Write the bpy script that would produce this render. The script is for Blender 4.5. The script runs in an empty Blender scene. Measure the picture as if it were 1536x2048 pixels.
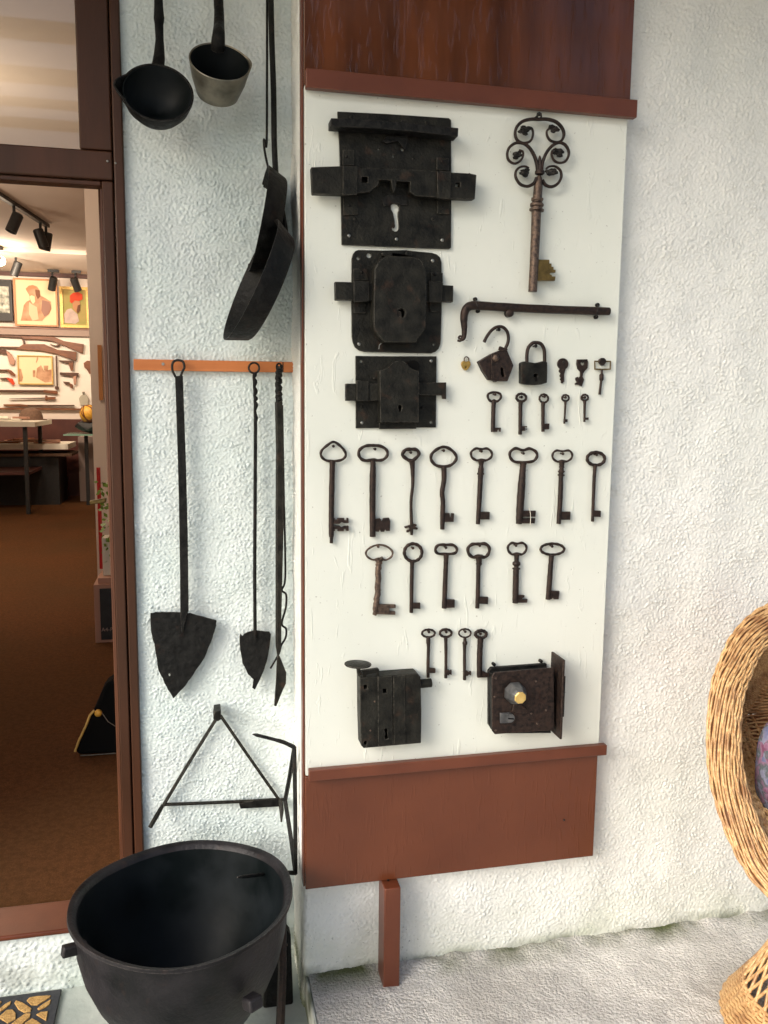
import bpy, bmesh, math, random
import numpy as np
from mathutils import Vector, Matrix
random.seed(7); rng = np.random.default_rng(7)
PI = math.pi
S = bpy.context.scene
COL = S.collection

# ---------------------------------------------------------------- camera
H = 1.33                                   # camera height above the concrete ledge
CAM = Vector((0, -1.75, H))
FPX, YAW, PITCH, ROLL = 1683.5, math.radians(12.738), math.radians(7.567), math.radians(0.6025)
FWD = Vector((math.sin(YAW) * math.cos(PITCH), math.cos(YAW) * math.cos(PITCH), -math.sin(PITCH)))
_r0 = Vector((math.cos(YAW), -math.sin(YAW), 0)); _u0 = _r0.cross(FWD)
RT = math.cos(ROLL) * _r0 + math.sin(ROLL) * _u0
UP = -math.sin(ROLL) * _r0 + math.cos(ROLL) * _u0
cam = bpy.data.cameras.new('camera'); camo = bpy.data.objects.new('camera', cam); COL.objects.link(camo)
camo.matrix_world = Matrix(((RT.x, UP.x, -FWD.x, CAM.x), (RT.y, UP.y, -FWD.y, CAM.y), (RT.z, UP.z, -FWD.z, CAM.z), (0, 0, 0, 1)))
cam.sensor_fit = 'VERTICAL'; cam.sensor_height = 24; cam.sensor_width = 18; cam.lens = FPX / 2048 * 24
cam.clip_start = 0.05; cam.clip_end = 400
S.camera = camo

# ---------------------------------------------------------------- world, sun, exposure
SUN_EL, SUN_AZ = math.radians(31), math.radians(238)      # azimuth measured clockwise from +Y
w = bpy.data.worlds.new('World'); S.world = w; w.use_nodes = True
nt = w.node_tree; nt.nodes.clear()
sky = nt.nodes.new('ShaderNodeTexSky'); sky.sky_type = 'NISHITA'; sky.sun_disc = False
sky.sun_elevation = SUN_EL; sky.sun_rotation = SUN_AZ; sky.air_density = 1.0; sky.dust_density = 3.0; sky.ozone_density = 1.0
bg = nt.nodes.new('ShaderNodeBackground'); bg.inputs[1].default_value = 0.15
wo = nt.nodes.new('ShaderNodeOutputWorld')
nt.links.new(sky.outputs[0], bg.inputs[0]); nt.links.new(bg.outputs[0], wo.inputs[0])
sl = bpy.data.lights.new('sun', 'SUN'); sl.energy = 2.3; sl.angle = math.radians(32); sl.color = (1, .97, .915)
so = bpy.data.objects.new('sun', sl); COL.objects.link(so)
sd = Vector((math.sin(SUN_AZ) * math.cos(SUN_EL), math.cos(SUN_AZ) * math.cos(SUN_EL), math.sin(SUN_EL)))
so.rotation_euler = sd.to_track_quat('Z', 'Y').to_euler(); so.location = (0, -6, 8)
S.view_settings.view_transform = 'Standard'; S.view_settings.look = 'None'; S.view_settings.gamma = 1
S.view_settings.use_curve_mapping = False; S.view_settings.exposure = 0.68
S.cycles.use_denoising = True; S.cycles.max_bounces = 8; S.cycles.diffuse_bounces = 5; S.cycles.sample_clamp_indirect = 4

# ---------------------------------------------------------------- pixel of the survey photo -> point of the place
def ray(u, v): return RT * ((u - 768) / FPX) - UP * ((v - 1024) / FPX) + FWD
def U(u, v, Y=None, X=None, Z=None):
    d = ray(u, v)
    if Y is not None: t = (Y - CAM.y) / d.y
    elif X is not None: t = (X - CAM.x) / d.x
    else: t = (Z - CAM.z) / d.z
    return CAM + d * t
def sc(u, v, Y): return (Y - CAM.y) / ray(u, v).y / FPX          # metres per pixel there
def frame(ox, oy, s): return lambda x, y: (ox + x / s, oy + y / s)

# ---------------------------------------------------------------- materials
def mat(name, c1, c2=None, nscale=40, rough=.6, metal=0, bump=None, stretch=(1, 1, 1), lo=.35, hi=.65, rough2=None, spec=.5, detail=6, extra=None):
    m = bpy.data.materials.new(name); m.use_nodes = True
    t = m.node_tree; b = t.nodes['Principled BSDF']
    b.inputs['Base Color'].default_value = (*c1, 1); b.inputs['Roughness'].default_value = rough
    b.inputs['Metallic'].default_value = metal; b.inputs['Specular IOR Level'].default_value = spec
    tc = t.nodes.new('ShaderNodeTexCoord'); mp = t.nodes.new('ShaderNodeMapping'); mp.inputs['Scale'].default_value = stretch
    t.links.new(tc.outputs['Object'], mp.inputs[0])
    col = None
    if c2 is not None:
        n = t.nodes.new('ShaderNodeTexNoise'); n.inputs['Scale'].default_value = nscale; n.inputs['Detail'].default_value = detail
        t.links.new(mp.outputs[0], n.inputs[0])
        r = t.nodes.new('ShaderNodeValToRGB'); r.color_ramp.elements[0].position = lo; r.color_ramp.elements[1].position = hi
        r.color_ramp.elements[0].color = (*c1, 1); r.color_ramp.elements[1].color = (*c2, 1)
        t.links.new(n.outputs[0], r.inputs[0]); col = r.outputs[0]
        t.links.new(col, b.inputs['Base Color'])
        if rough2 is not None:
            mr = t.nodes.new('ShaderNodeMapRange'); mr.inputs['From Min'].default_value = lo; mr.inputs['From Max'].default_value = hi
            mr.inputs['To Min'].default_value = rough; mr.inputs['To Max'].default_value = rough2
            t.links.new(n.outputs[0], mr.inputs[0]); t.links.new(mr.outputs[0], b.inputs['Roughness'])
    if bump:
        bs, strength, dist = bump
        n2 = t.nodes.new('ShaderNodeTexNoise'); n2.inputs['Scale'].default_value = bs; n2.inputs['Detail'].default_value = 5
        t.links.new(mp.outputs[0], n2.inputs[0])
        bp = t.nodes.new('ShaderNodeBump'); bp.inputs['Strength'].default_value = strength; bp.inputs['Distance'].default_value = dist
        t.links.new(n2.outputs[0], bp.inputs['Height']); t.links.new(bp.outputs[0], b.inputs['Normal'])
    m['col'] = 1
    if extra: extra(t, b, tc, mp, col)
    return m
def mix(t, fac, a, b_):
    x = t.nodes.new('ShaderNodeMix'); x.data_type = 'RGBA'
    for s_, v in ((0, fac), (6, a), (7, b_)):
        if hasattr(v, 'is_linked') or hasattr(v, 'links'): t.links.new(v, x.inputs[s_])
        else: x.inputs[s_].default_value = (*v, 1) if s_ else v
    return x.outputs[2]
def noise(t, vec, scale, detail=4, lo=.4, hi=.6, w=None):
    n = t.nodes.new('ShaderNodeTexNoise'); n.inputs['Scale'].default_value = scale; n.inputs['Detail'].default_value = detail
    if vec is not None: t.links.new(vec, n.inputs[0])
    mr = t.nodes.new('ShaderNodeMapRange'); mr.inputs[1].default_value = lo; mr.inputs[2].default_value = hi
    t.links.new(n.outputs[0], mr.inputs[0]); return mr.outputs[0]
def mth(t, op, a, b_=0.0):
    n = t.nodes.new('ShaderNodeMath'); n.operation = op
    for i, v in enumerate((a, b_)):
        if hasattr(v, 'links'): t.links.new(v, n.inputs[i])
        else: n.inputs[i].default_value = v
    return n.outputs[0]
def wall_extra(z0, z1, amt):
    # moss and grime creeping up from the foot of the wall, pin-hole specks
    def f(t, b, tc, mp, col):
        g = t.nodes.new('ShaderNodeNewGeometry'); sp = t.nodes.new('ShaderNodeSeparateXYZ'); t.links.new(g.outputs['Position'], sp.inputs[0])
        mr = t.nodes.new('ShaderNodeMapRange'); mr.inputs[1].default_value = z1; mr.inputs[2].default_value = z0
        t.links.new(sp.outputs[2], mr.inputs[0])
        n = noise(t, g.outputs['Position'], 9, 6, .38, .66)
        f1 = mth(t, 'MULTIPLY', mth(t, 'POWER', mr.outputs[0], 2.0), mth(t, 'ADD', n, .2))
        mr9 = t.nodes.new('ShaderNodeMapRange'); mr9.inputs[1].default_value = .030; mr9.inputs[2].default_value = .0; t.links.new(sp.outputs[2], mr9.inputs[0])
        mossf = mth(t, 'MULTIPLY', mr9.outputs[0], noise(t, g.outputs['Position'], 14, 6, .40, .60))
        c = mix(t, mth(t, 'MULTIPLY', f1, amt), col, (.30, .36, .20))
        n3 = noise(t, g.outputs['Position'], 170, 3, .66, .72)
        low = mth(t, 'MULTIPLY', n3, mth(t, 'ADD', mth(t, 'MULTIPLY', mr.outputs[0], .8), .10))
        c = mix(t, low, c, (.06, .07, .045))
        c = mix(t, mth(t, 'MULTIPLY', mossf, amt), c, (.07, .085, .03))
        t.links.new(c, b.inputs['Base Color'])
    return f
def worn(c, amt=.8, rad=.0018, sc_=120):
    def f(t, b, tc, mp, col):
        bv = t.nodes.new('ShaderNodeBevel'); bv.samples = 4; bv.inputs['Radius'].default_value = rad
        g = t.nodes.new('ShaderNodeNewGeometry'); d = t.nodes.new('ShaderNodeVectorMath'); d.operation = 'DOT_PRODUCT'
        t.links.new(bv.outputs[0], d.inputs[0]); t.links.new(g.outputs['Normal'], d.inputs[1])
        mr = t.nodes.new('ShaderNodeMapRange'); mr.inputs[1].default_value = .995; mr.inputs[2].default_value = .93; t.links.new(d.outputs['Value'], mr.inputs[0])
        n = noise(t, g.outputs['Position'], sc_, 4, .38, .6)
        pits = noise(t, g.outputs['Position'], 38, 6, .60, .72)
        c2 = mix(t, mth(t, 'MULTIPLY', pits, .28), col, tuple(min(1, q * .45) for q in (c[0] * 1.1, c[1] * .62, c[2] * .45)))
        t.links.new(mix(t, mth(t, 'MULTIPLY', mth(t, 'MULTIPLY', mr.outputs[0], n), amt), c2, c), b.inputs['Base Color'])
    return f
MW = mat('white_stucco_paint', (.73, .745, .70), (.80, .805, .77), 3, .6, bump=(420, .35, .0012), extra=wall_extra(-.1, .22, .8))
MWL = mat('recess_stucco_sky_tint', (.66, .75, .73), (.75, .81, .80), 4, .6, bump=(420, .35, .0012), extra=wall_extra(-.1, .1, .3))  # mint tint is blue skylight put into the wall's base colour
MBASE = mat('smooth_base_paint', (.66, .73, .68), (.72, .78, .74), 12, .5, bump=(60, .3, .003))
def conc_extra(t, b, tc, mp, col):
    g = t.nodes.new('ShaderNodeNewGeometry')
    n = noise(t, g.outputs['Position'], 180, 4, .54, .66)
    c = mix(t, mth(t, 'MULTIPLY', n, .38), col, (.16, .15, .135))
    n2 = noise(t, g.outputs['Position'], 2.3, 5, .45, .7)
    c = mix(t, mth(t, 'MULTIPLY', n2, .55), c, (.36, .34, .31))
    sp = t.nodes.new('ShaderNodeSeparateXYZ'); t.links.new(g.outputs['Position'], sp.inputs[0])
    mr = t.nodes.new('ShaderNodeMapRange'); mr.inputs[1].default_value = -.035; mr.inputs[2].default_value = .030
    t.links.new(sp.outputs[1], mr.inputs[0])
    mo = mth(t, 'MULTIPLY', mr.outputs[0], noise(t, g.outputs['Position'], 5, 6, .42, .58))
    c = mix(t, mo, c, (.085, .10, .035))
    t.links.new(c, b.inputs['Base Color'])
MCONC = mat('rough_concrete', (.52, .505, .48), (.74, .72, .68), 7, .85, bump=(150, 1, .009), detail=8, extra=conc_extra)
MCONC2 = mat('grey_ground_paint', (.34, .38, .35), (.46, .49, .45), 10, .6, bump=(60, .4, .003))
def board_extra(t, b, tc, mp, col):
    g = t.nodes.new('ShaderNodeNewGeometry')
    n = noise(t, g.outputs['Position'], 130, 2, .70, .74)
    c = mix(t, mth(t, 'MULTIPLY', n, .6), col, (.25, .24, .20)); t.links.new(c, b.inputs['Base Color'])
    # raised flakes of the pressed board under the paint
    v = t.nodes.new('ShaderNodeTexNoise'); v.inputs['Scale'].default_value = 42; v.inputs['Detail'].default_value = 3; v.inputs['Distortion'].default_value = 1.2
    m2 = t.nodes.new('ShaderNodeMapping'); m2.inputs['Scale'].default_value = (1.5, 1, .32); m2.inputs['Rotation'].default_value = (0, .18, 0)
    t.links.new(g.outputs['Position'], m2.inputs[0]); t.links.new(m2.outputs[0], v.inputs[0])
    rr = t.nodes.new('ShaderNodeMapRange'); rr.inputs[1].default_value = .63; rr.inputs[2].default_value = .72; t.links.new(v.outputs[0], rr.inputs[0])
    bp = t.nodes.new('ShaderNodeBump'); bp.inputs['Strength'].default_value = .45; bp.inputs['Distance'].default_value = .0016
    t.links.new(rr.outputs[0], bp.inputs['Height']); t.links.new(bp.outputs[0], b.inputs['Normal'])
MBOARD = mat('cream_board_paint', (.69, .72, .65), (.74, .76, .69), 3, .42, extra=board_extra)
def brown_extra(t, b, tc, mp, col):
    g = t.nodes.new('ShaderNodeNewGeometry')
    m2 = t.nodes.new('ShaderNodeMapping'); m2.inputs['Scale'].default_value = (1.6, 1, .22); m2.inputs['Rotation'].default_value = (0, .12, 0)
    t.links.new(g.outputs['Position'], m2.inputs[0])
    v = t.nodes.new('ShaderNodeTexNoise'); v.inputs['Scale'].default_value = 60; v.inputs['Detail'].default_value = 3; v.inputs['Distortion'].default_value = .8
    t.links.new(m2.outputs[0], v.inputs[0])
    rr = t.nodes.new('ShaderNodeMapRange'); rr.inputs[1].default_value = .56; rr.inputs[2].default_value = .68; t.links.new(v.outputs[0], rr.inputs[0])
    bp = t.nodes.new('ShaderNodeBump'); bp.inputs['Strength'].default_value = .35; bp.inputs['Distance'].default_value = .0012
    t.links.new(rr.outputs[0], bp.inputs['Height']); t.links.new(bp.outputs[0], b.inputs['Normal'])
MBROWN = mat('red_brown_gloss_paint', (.060, .017, .006), (.135, .040, .014), 7, .14, stretch=(2, 1, .3), extra=brown_extra)
MBROWN3 = mat('red_brown_panel_paint', (.098, .026, .010), (.122, .034, .013), 5, .26, extra=brown_extra)
MBROWN2 = mat('red_brown_satin_paint', (.10, .026, .011), (.135, .036, .015), 9, .38, extra=worn((.22, .08, .04), .7), bump=(200, .25, .001))
MFRAME = mat('brown_frame_varnish', (.040, .016, .007), (.072, .026, .012), 5, .42, spec=.3, bump=(120, .2, .001), stretch=(3, 3, .4))
MORANGE = mat('orange_pine', (.50, .15, .035), (.58, .20, .06), 30, .45, stretch=(.15, 1, 2))
MPINE = mat('varnished_pine', (.42, .15, .03), (.52, .22, .06), 30, .4, stretch=(2, 2, .2))
MSTOP = mat('dark_pine_stop', (.08, .026, .010), (.12, .040, .015), 20, .45, stretch=(2, 2, .3))
MIRON = mat('black_iron', (.004, .004, .004), (.015, .015, .014), 60, .5, .3, spec=.25, extra=worn((.10, .09, .08)), bump=(85, .7, .004), rough2=.68)
MIRON2 = mat('dark_sheet_iron', (.004, .004, .0035), (.026, .025, .020), 34, .40, .35, spec=.25, extra=worn((.16, .145, .12)), bump=(180, .8, .002), rough2=.66, lo=.3, hi=.72)
MRUST = mat('brown_patina_iron', (.012, .008, .007), (.042, .025, .019), 130, .42, .5, extra=worn((.13, .09, .07)), bump=(300, .5, .0012), rough2=.65)
MRUST2 = mat('pitted_steel', (.05, .035, .03), (.17, .12, .09), 160, .38, .75, bump=(350, .7, .0015), rough2=.6)
MPOT = mat('cast_iron_pot', (.003, .003, .004), (.026, .023, .026), 9, .40, .3, spec=.35, extra=worn((.09, .08, .075), rad=.003), bump=(130, .55, .002), rough2=.6)
MPOTG = mat('grey_worn_iron', (.07, .072, .075), (.14, .14, .14), 60, .45, .5, bump=(160, .4, .001))
MSTEEL = mat('grey_screw_steel', (.25, .25, .23), (.36, .36, .33), 90, .35, .8)
MALU = mat('dull_bronze_alloy', (.12, .11, .085), (.24, .22, .17), 30, .42, .6, bump=(120, .3, .001))
MBRASS = mat('aged_brass', (.36, .22, .05), (.52, .34, .10), 160, .38, .75, bump=(300, .3, .001))
MBRASSD = mat('dark_brass', (.09, .06, .018), (.18, .12, .035), 110, .45, .6, bump=(250, .3, .001))
MGOLD = mat('yellow_brass_plate', (.62, .42, .13), (.70, .50, .18), 90, .35, .4)
MSOOTSHADE = mat('soot_shade_lining', (.002, .004, .0045), (.007, .010, .012), 12, .42, spec=.22, bump=(70, .3, .001), rough2=.6)  # soot plus painted shade: near-black inside, teal for the bluish sheen
MHOLE = mat('black_hollow', (.004, .004, .004), None, rough=.9, spec=.1)
def wick_extra(t, b, tc, mp, col):
    g = t.nodes.new('ShaderNodeNewGeometry')
    n = noise(t, g.outputs['Position'], 26, 3, .5, .68)
    t.links.new(mix(t, mth(t, 'MULTIPLY', n, .7), col, (.22, .085, .03)), b.inputs['Base Color'])
MWICK = mat('honey_wicker', (.46, .25, .10), (.66, .43, .20), 150, .42, bump=(400, .3, .0006), extra=wick_extra)
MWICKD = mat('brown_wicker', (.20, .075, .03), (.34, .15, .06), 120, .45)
MBLACK = mat('matt_black', (.012, .012, .013), (.02, .02, .02), 40, .5)
MIVORY = mat('interior_cream_paint', (.74, .64, .56), (.78, .68, .60), 2, .8)
MPANELW = mat('display_panel_white', (.86, .80, .72), None, rough=.7)
MGREYP = mat('grey_beige_paint', (.36, .27, .23), None, rough=.7)
MDADO = mat('dark_red_dado', (.06, .014, .01), (.09, .024, .016), 5, .5)
def carpet_extra(t, b, tc, mp, col):
    g = t.nodes.new('ShaderNodeNewGeometry'); n = noise(t, g.outputs['Position'], 1.4, 5, .35, .65)
    n2 = noise(t, g.outputs['Position'], 55, 3, .42, .62)
    c = mix(t, mth(t, 'MULTIPLY', n, .6), col, (.085, .045, .018)); c = mix(t, mth(t, 'MULTIPLY', n2, .45), c, (.06, .028, .010))
    t.links.new(c, b.inputs['Base Color'])
MCARPET = mat('brown_carpet', (.085, .033, .012), (.16, .064, .023), 240, .95, bump=(500, .9, .004), spec=.1, extra=carpet_extra)
MGUNW = mat('walnut_stock', (.13, .04, .015), (.22, .08, .03), 25, .4, stretch=(.4, 1, 1))
MGUN = mat('gun_steel', (.07, .035, .025), (.12, .06, .04), 40, .4, .4)
MPAPER = mat('off_white_paper', (.74, .70, .60), None, rough=.8)
MGILT = mat('gilt_frame', (.50, .30, .07), (.62, .40, .12), 60, .4, .3, bump=(150, .5, .002))
MRUBBER = mat('dark_rubber', (.022, .024, .03), (.035, .036, .04), 100, .75, bump=(300, .5, .001))
MCORK = mat('tan_coir', (.36, .20, .06), (.55, .33, .11), 160, .9, bump=(300, .9, .003))
MRED = mat('red_plastic', (.55, .02, .02), None, rough=.4)
MLEAF = mat('leaf_green', (.10, .20, .02), (.20, .34, .04), 60, .45)
MPINK = mat('pink_beige_card', (.44, .24, .17), None, rough=.6)
MHAT = mat('brown_felt', (.10, .055, .035), (.14, .08, .05), 60, .9)
MWOODP = mat('white_porch_boards', (.50, .47, .41), (.60, .56, .50), 8, .6, stretch=(.2, 3, 1))
MBEAM = mat('dark_porch_beam', (.05, .02, .012), (.08, .03, .02), 8, .5)
MGRASS = mat('pale_yard_paving', (.33, .30, .25), (.42, .38, .32), 3, .9)
MGOLDBALL = mat('orange_gourd', (.62, .30, .03), (.75, .42, .06), 40, .5)
def glassm():
    m = bpy.data.materials.new('window_glass'); m.use_nodes = True; t = m.node_tree; t.nodes.clear()
    o = t.nodes.new('ShaderNodeOutputMaterial'); tr = t.nodes.new('ShaderNodeBsdfTransparent'); gl = t.nodes.new('ShaderNodeBsdfGlossy')
    gl.inputs['Roughness'].default_value = .02; tr.inputs[0].default_value = (.95, .96, .94, 1)
    fr = t.nodes.new('ShaderNodeFresnel'); fr.inputs[0].default_value = 1.45
    mx = t.nodes.new('ShaderNodeMixShader'); t.links.new(fr.outputs[0], mx.inputs[0]); t.links.new(tr.outputs[0], mx.inputs[1]); t.links.new(gl.outputs[0], mx.inputs[2])
    t.links.new(mx.outputs[0], o.inputs[0]); return m
MGLASS = glassm()
def emit(name, c, s):
    m = bpy.data.materials.new(name); m.use_nodes = True; t = m.node_tree; b = t.nodes['Principled BSDF']
    b.inputs['Emission Color'].default_value = (*c, 1); b.inputs['Emission Strength'].default_value = s; return m
MLAMP = emit('lit_lamp', (1, .8, .55), 12)

# ---------------------------------------------------------------- builders (all in world coordinates)
class Thing:
    def __init__(self, name, label, cat, loc, group=None):
        self.loc = Vector(loc); o = bpy.data.objects.new(name, None); COL.objects.link(o); o.location = self.loc
        o.empty_display_size = .03; o['label'] = label; o['category'] = cat
        if group: o['group'] = group
        self.o = o
    def part(self, name, bm, m, parent=None, label=None, **k):
        return link(name, bm, m, parent or self.o, self.loc, label=label, **k)
def link(name, bm, m, parent=None, org=None, label=None, cat=None, group=None, kind=None, smooth=True, bevel=0, bseg=2, ang=35):
    if isinstance(bm, bmesh.types.BMesh):
        bmesh.ops.recalc_face_normals(bm, faces=bm.faces)
        me = bpy.data.meshes.new(name); bm.to_mesh(me); bm.free()
    else: me = bm
    if org is None:
        n = len(me.vertices); a = np.empty(n * 3, np.float32); me.vertices.foreach_get('co', a); a = a.reshape(-1, 3)
        lo, hi = a.min(0), a.max(0); org = Vector(((lo[0] + hi[0]) / 2, (lo[1] + hi[1]) / 2, lo[2]))
    me.transform(Matrix.Translation(-Vector(org)))
    me.materials.append(m)
    if smooth:
        me.shade_smooth(); me.set_sharp_from_angle(angle=math.radians(ang))
    o = bpy.data.objects.new(name, me); COL.objects.link(o)
    if parent is None: o.location = org
    else: o.parent = parent
    if bevel:
        b = o.modifiers.new('bevel', 'BEVEL'); b.width = bevel; b.segments = bseg; b.limit_method = 'ANGLE'; b.angle_limit = math.radians(40)
    for k_, v in (('label', label), ('category', cat), ('group', group), ('kind', kind)):
        if v: o[k_] = v
    return o
def BM(): return bmesh.new()
def box(bm, x0, x1, y0, y1, z0, z1):
    v = [bm.verts.new((x, y, z)) for z in (z0, z1) for y in (y0, y1) for x in (x0, x1)]
    for f in ((0, 1, 3, 2), (4, 6, 7, 5), (0, 4, 5, 1), (2, 3, 7, 6), (0, 2, 6, 4), (1, 5, 7, 3)): bm.faces.new([v[i] for i in f])
    return bm
def obox(bm, a, b, wd, th, upv=(0, 0, 1)):           # bar between two points
    a, b = Vector(a), Vector(b); d = (b - a).normalized(); s = d.cross(Vector(upv)).normalized(); n = s.cross(d)
    v = [bm.verts.new(p + s * (wd / 2 * i) + n * (th / 2 * j)) for p in (a, b) for j in (-1, 1) for i in (-1, 1)]
    for f in ((0, 1, 3, 2), (4, 6, 7, 5), (0, 4, 5, 1), (2, 3, 7, 6), (0, 2, 6, 4), (1, 5, 7, 3)): bm.faces.new([v[i] for i in f])
    return bm
def tube(bm, pts, r, sides=8, closed=False, flat=None, cap=True):
    P = [Vector(p) for p in pts]; n = len(P); R = r if hasattr(r, '__len__') else [r] * n
    def tan(i):
        if closed: return (P[(i + 1) % n] - P[i - 1]).normalized()
        return (P[min(i + 1, n - 1)] - P[max(i - 1, 0)]).normalized()
    T = tan(0); N = T.orthogonal().normalized(); rings = []; Ns = []
    for i in range(n):
        t2 = tan(i); N = (N - t2 * N.dot(t2)); N = N.normalized() if N.length > 1e-6 else t2.orthogonal().normalized(); Ns.append((N.copy(), t2))
    twist = 0
    if closed:
        N0, t0 = Ns[0]; Ne, te = Ns[-1]; Nf = (Ne - t0 * Ne.dot(t0)).normalized()
        twist = math.atan2(Nf.cross(N0).dot(t0), Nf.dot(N0))
    for i in range(n):
        N, t2 = Ns[i]; B = t2.cross(N); ph = twist * i / n
        ring = []
        for k in range(sides):
            a = 2 * PI * k / sides + ph; d = N * math.cos(a) + B * math.sin(a)
            if flat: d = Vector((d.x, d.y * flat, d.z))
            ring.append(bm.verts.new(P[i] + d * R[i]))
        rings.append(ring)
    m = n if closed else n - 1
    for i in range(m):
        a, b = rings[i], rings[(i + 1) % n]
        for k in range(sides): bm.faces.new((a[k], a[(k + 1) % sides], b[(k + 1) % sides], b[k]))
    if not closed and cap: bm.faces.new(rings[0][::-1]); bm.faces.new(rings[-1])
    return bm
def spline(pts, n=8, closed=False):
    P = [Vector(p) for p in pts]; out = []; m = len(P)
    for i in range(m if closed else m - 1):
        g = (lambda j: P[j % m]) if closed else (lambda j: P[max(0, min(m - 1, j))])
        a, b, c, d = g(i - 1), g(i), g(i + 1), g(i + 2)
        for k in range(n):
            t = k / n
            out.append(.5 * ((2 * b) + (c - a) * t + (2 * a - 5 * b + 4 * c - d) * t * t + (3 * b - a - 3 * c + d) * t ** 3))
    if not closed: out.append(P[-1])
    return out
def lathe(bm, prof, origin, axis, n=48, a0=0, a1=2 * PI, up=None):
    ax = Vector(axis).normalized(); e1 = (Vector(up) if up else ax.orthogonal()); e1 = (e1 - ax * e1.dot(ax)).normalized(); e2 = ax.cross(e1); O = Vector(origin)
    rings = []
    for r, h in prof:
        rings.append([bm.verts.new(O + ax * h + (e1 * math.cos(2 * PI * k / n) + e2 * math.sin(2 * PI * k / n)) * max(r, 1e-5)) for k in range(n)])
    for a, b in zip(rings, rings[1:]):
        for k in range(n): bm.faces.new((a[k], a[(k + 1) % n], b[(k + 1) % n], b[k]))
    return rings
def plate(bm, outer, y0, y1, holes=(), fr=None, ref=None):
    """outline in photo pixels, cut from a sheet lying between depths y1 (front) and y0 (back)"""
    ref = y1 if ref is None else ref
    loops = [outer] + list(holes); fv = []; bv = []; edges = []
    for L in loops:
        f = []; b = []
        for p in L:
            q = fr(*p) if fr else p; w_ = U(*q, Y=ref); f.append(bm.verts.new((w_.x, y1, w_.z))); b.append(bm.verts.new((w_.x, y0, w_.z)))
        fv.append(f); bv.append(b)
        edges += [bm.edges.new((f[i], f[(i + 1) % len(f)])) for i in range(len(f))]
    if len(loops) == 1: faces = [bm.faces.new(fv[0])]
    else:
        r = bmesh.ops.triangle_fill(bm, edges=edges, use_beauty=True, use_dissolve=False)
        faces = [g for g in r['geom'] if isinstance(g, bmesh.types.BMFace)]
    mp = {a: b for F, B in zip(fv, bv) for a, b in zip(F, B)}
    for f in faces: bm.faces.new([mp[v] for v in reversed(f.verts)])
    for F, B in zip(fv, bv):
        for i in range(len(F)):
            j = (i + 1) % len(F); bm.faces.new((F[i], B[i], B[j], F[j]))
    return bm
def circ(cx, cy, rx, ry=None, n=18, a0=0):
    ry = ry or rx; return [(cx + rx * math.cos(a0 + 2 * PI * k / n), cy + ry * math.sin(a0 + 2 * PI * k / n)) for k in range(n)]
def disc(bm, px, y0, y1, rpx, n=16, dome=0):
    """short cylinder on the board, axis towards the viewer"""
    c = U(*px, Y=y1); s = sc(*px, y1) * rpx
    prof = [(s, y0 - y1), (s, -.0002)] + ([(s * .75, dome * .7), (s * .4, dome)] if dome else []) + [(0, dome)]
    lathe(bm, [(r, -h if i < 1 else h) for i, (r, h) in enumerate([(s, -(y0 - y1) * -1)])] + [], c, (0, -1, 0), n) if False else None
    pr = [(s, -(y0 - y1)), (s, 0)] + ([(s * .75, dome * .7), (s * .4, dome)] if dome else []) + [(0, dome)]
    lathe(bm, pr, c, (0, -1, 0), n); return bm
def wrp(pts, Y, fr=None): return [U(*(fr(*p) if fr else p), Y=Y) for p in pts]

# ---------------------------------------------------------------- height-field surfaces
def bandnoise(nu, nv, du, wl, seed, spread=.35, aniso=1.0):
    r = np.random.default_rng(seed); a = np.fft.fft2(r.standard_normal((nv, nu)))
    fy = np.fft.fftfreq(nv, du)[:, None] / aniso; fx = np.fft.fftfreq(nu, du)[None, :]
    f = np.sqrt(fx ** 2 + fy ** 2); k = np.exp(-((f * wl - 1) ** 2) / (2 * spread ** 2))
    b = np.real(np.fft.ifft2(a * k)); return b / b.std()
def stucco(nu, nv, du, wl, amp, seed):
    b = bandnoise(nu, nv, du, wl, seed, .55, 1.15); c = bandnoise(nu, nv, du, wl * .5, seed + 1, .5); l = bandnoise(nu, nv, du, .22, seed + 2, .6)
    m = np.clip(.95 + .18 * bandnoise(nu, nv, du, .07, seed + 3, .7), .6, 1.4); d = bandnoise(nu, nv, du, wl * 1.9, seed + 4, .6)
    h = np.log1p(np.exp(2.2 * (b + .25 * d))) * .48 + .42 * c
    return amp * h * m + .0014 * l - amp * .5
def gridmesh(P):
    nv, nu, _ = P.shape; me = bpy.data.meshes.new('grid'); me.vertices.add(nu * nv); me.vertices.foreach_set('co', P.reshape(-1).astype(np.float32))
    i = np.arange(nv - 1)[:, None] * nu + np.arange(nu - 1)[None, :]; q = np.stack([i, i + 1, i + nu + 1, i + nu], -1).reshape(-1, 4)
    nf = len(q); me.loops.add(nf * 4); me.loops.foreach_set('vertex_index', q.reshape(-1).astype(np.int32))
    me.polygons.add(nf); me.polygons.foreach_set('loop_start', (np.arange(nf) * 4).astype(np.int32)); me.update(calc_edges=True); me.validate()
    return me
def hwall(name, path, z0, z1, du, amp, wl, seed, m, **kw):
    """rough-cast wall: a plan polyline with rounded corners carried up from z0 to z1 and displaced"""
    P = np.array(path); seg = np.linalg.norm(np.diff(P, axis=0), axis=1); L = np.r_[0, np.cumsum(seg)]
    nu = int(L[-1] / du) + 1; nv = int((z1 - z0) / du) + 1; s = np.linspace(0, L[-1], nu)
    X = np.interp(s, L, P[:, 0]); Y = np.interp(s, L, P[:, 1]); tx = np.gradient(X, s); ty = np.gradient(Y, s); ln = np.hypot(tx, ty); nx, ny = ty / ln, -tx / ln
    h = stucco(nu, nv, du, wl, amp, seed); Z = np.linspace(z0, z1, nv)[:, None] * np.ones((1, nu))
    A = np.stack([X[None] + nx[None] * h, Y[None] + ny[None] * h, Z], -1)
    return link(name, gridmesh(A), m, ang=180, **kw)

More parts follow.
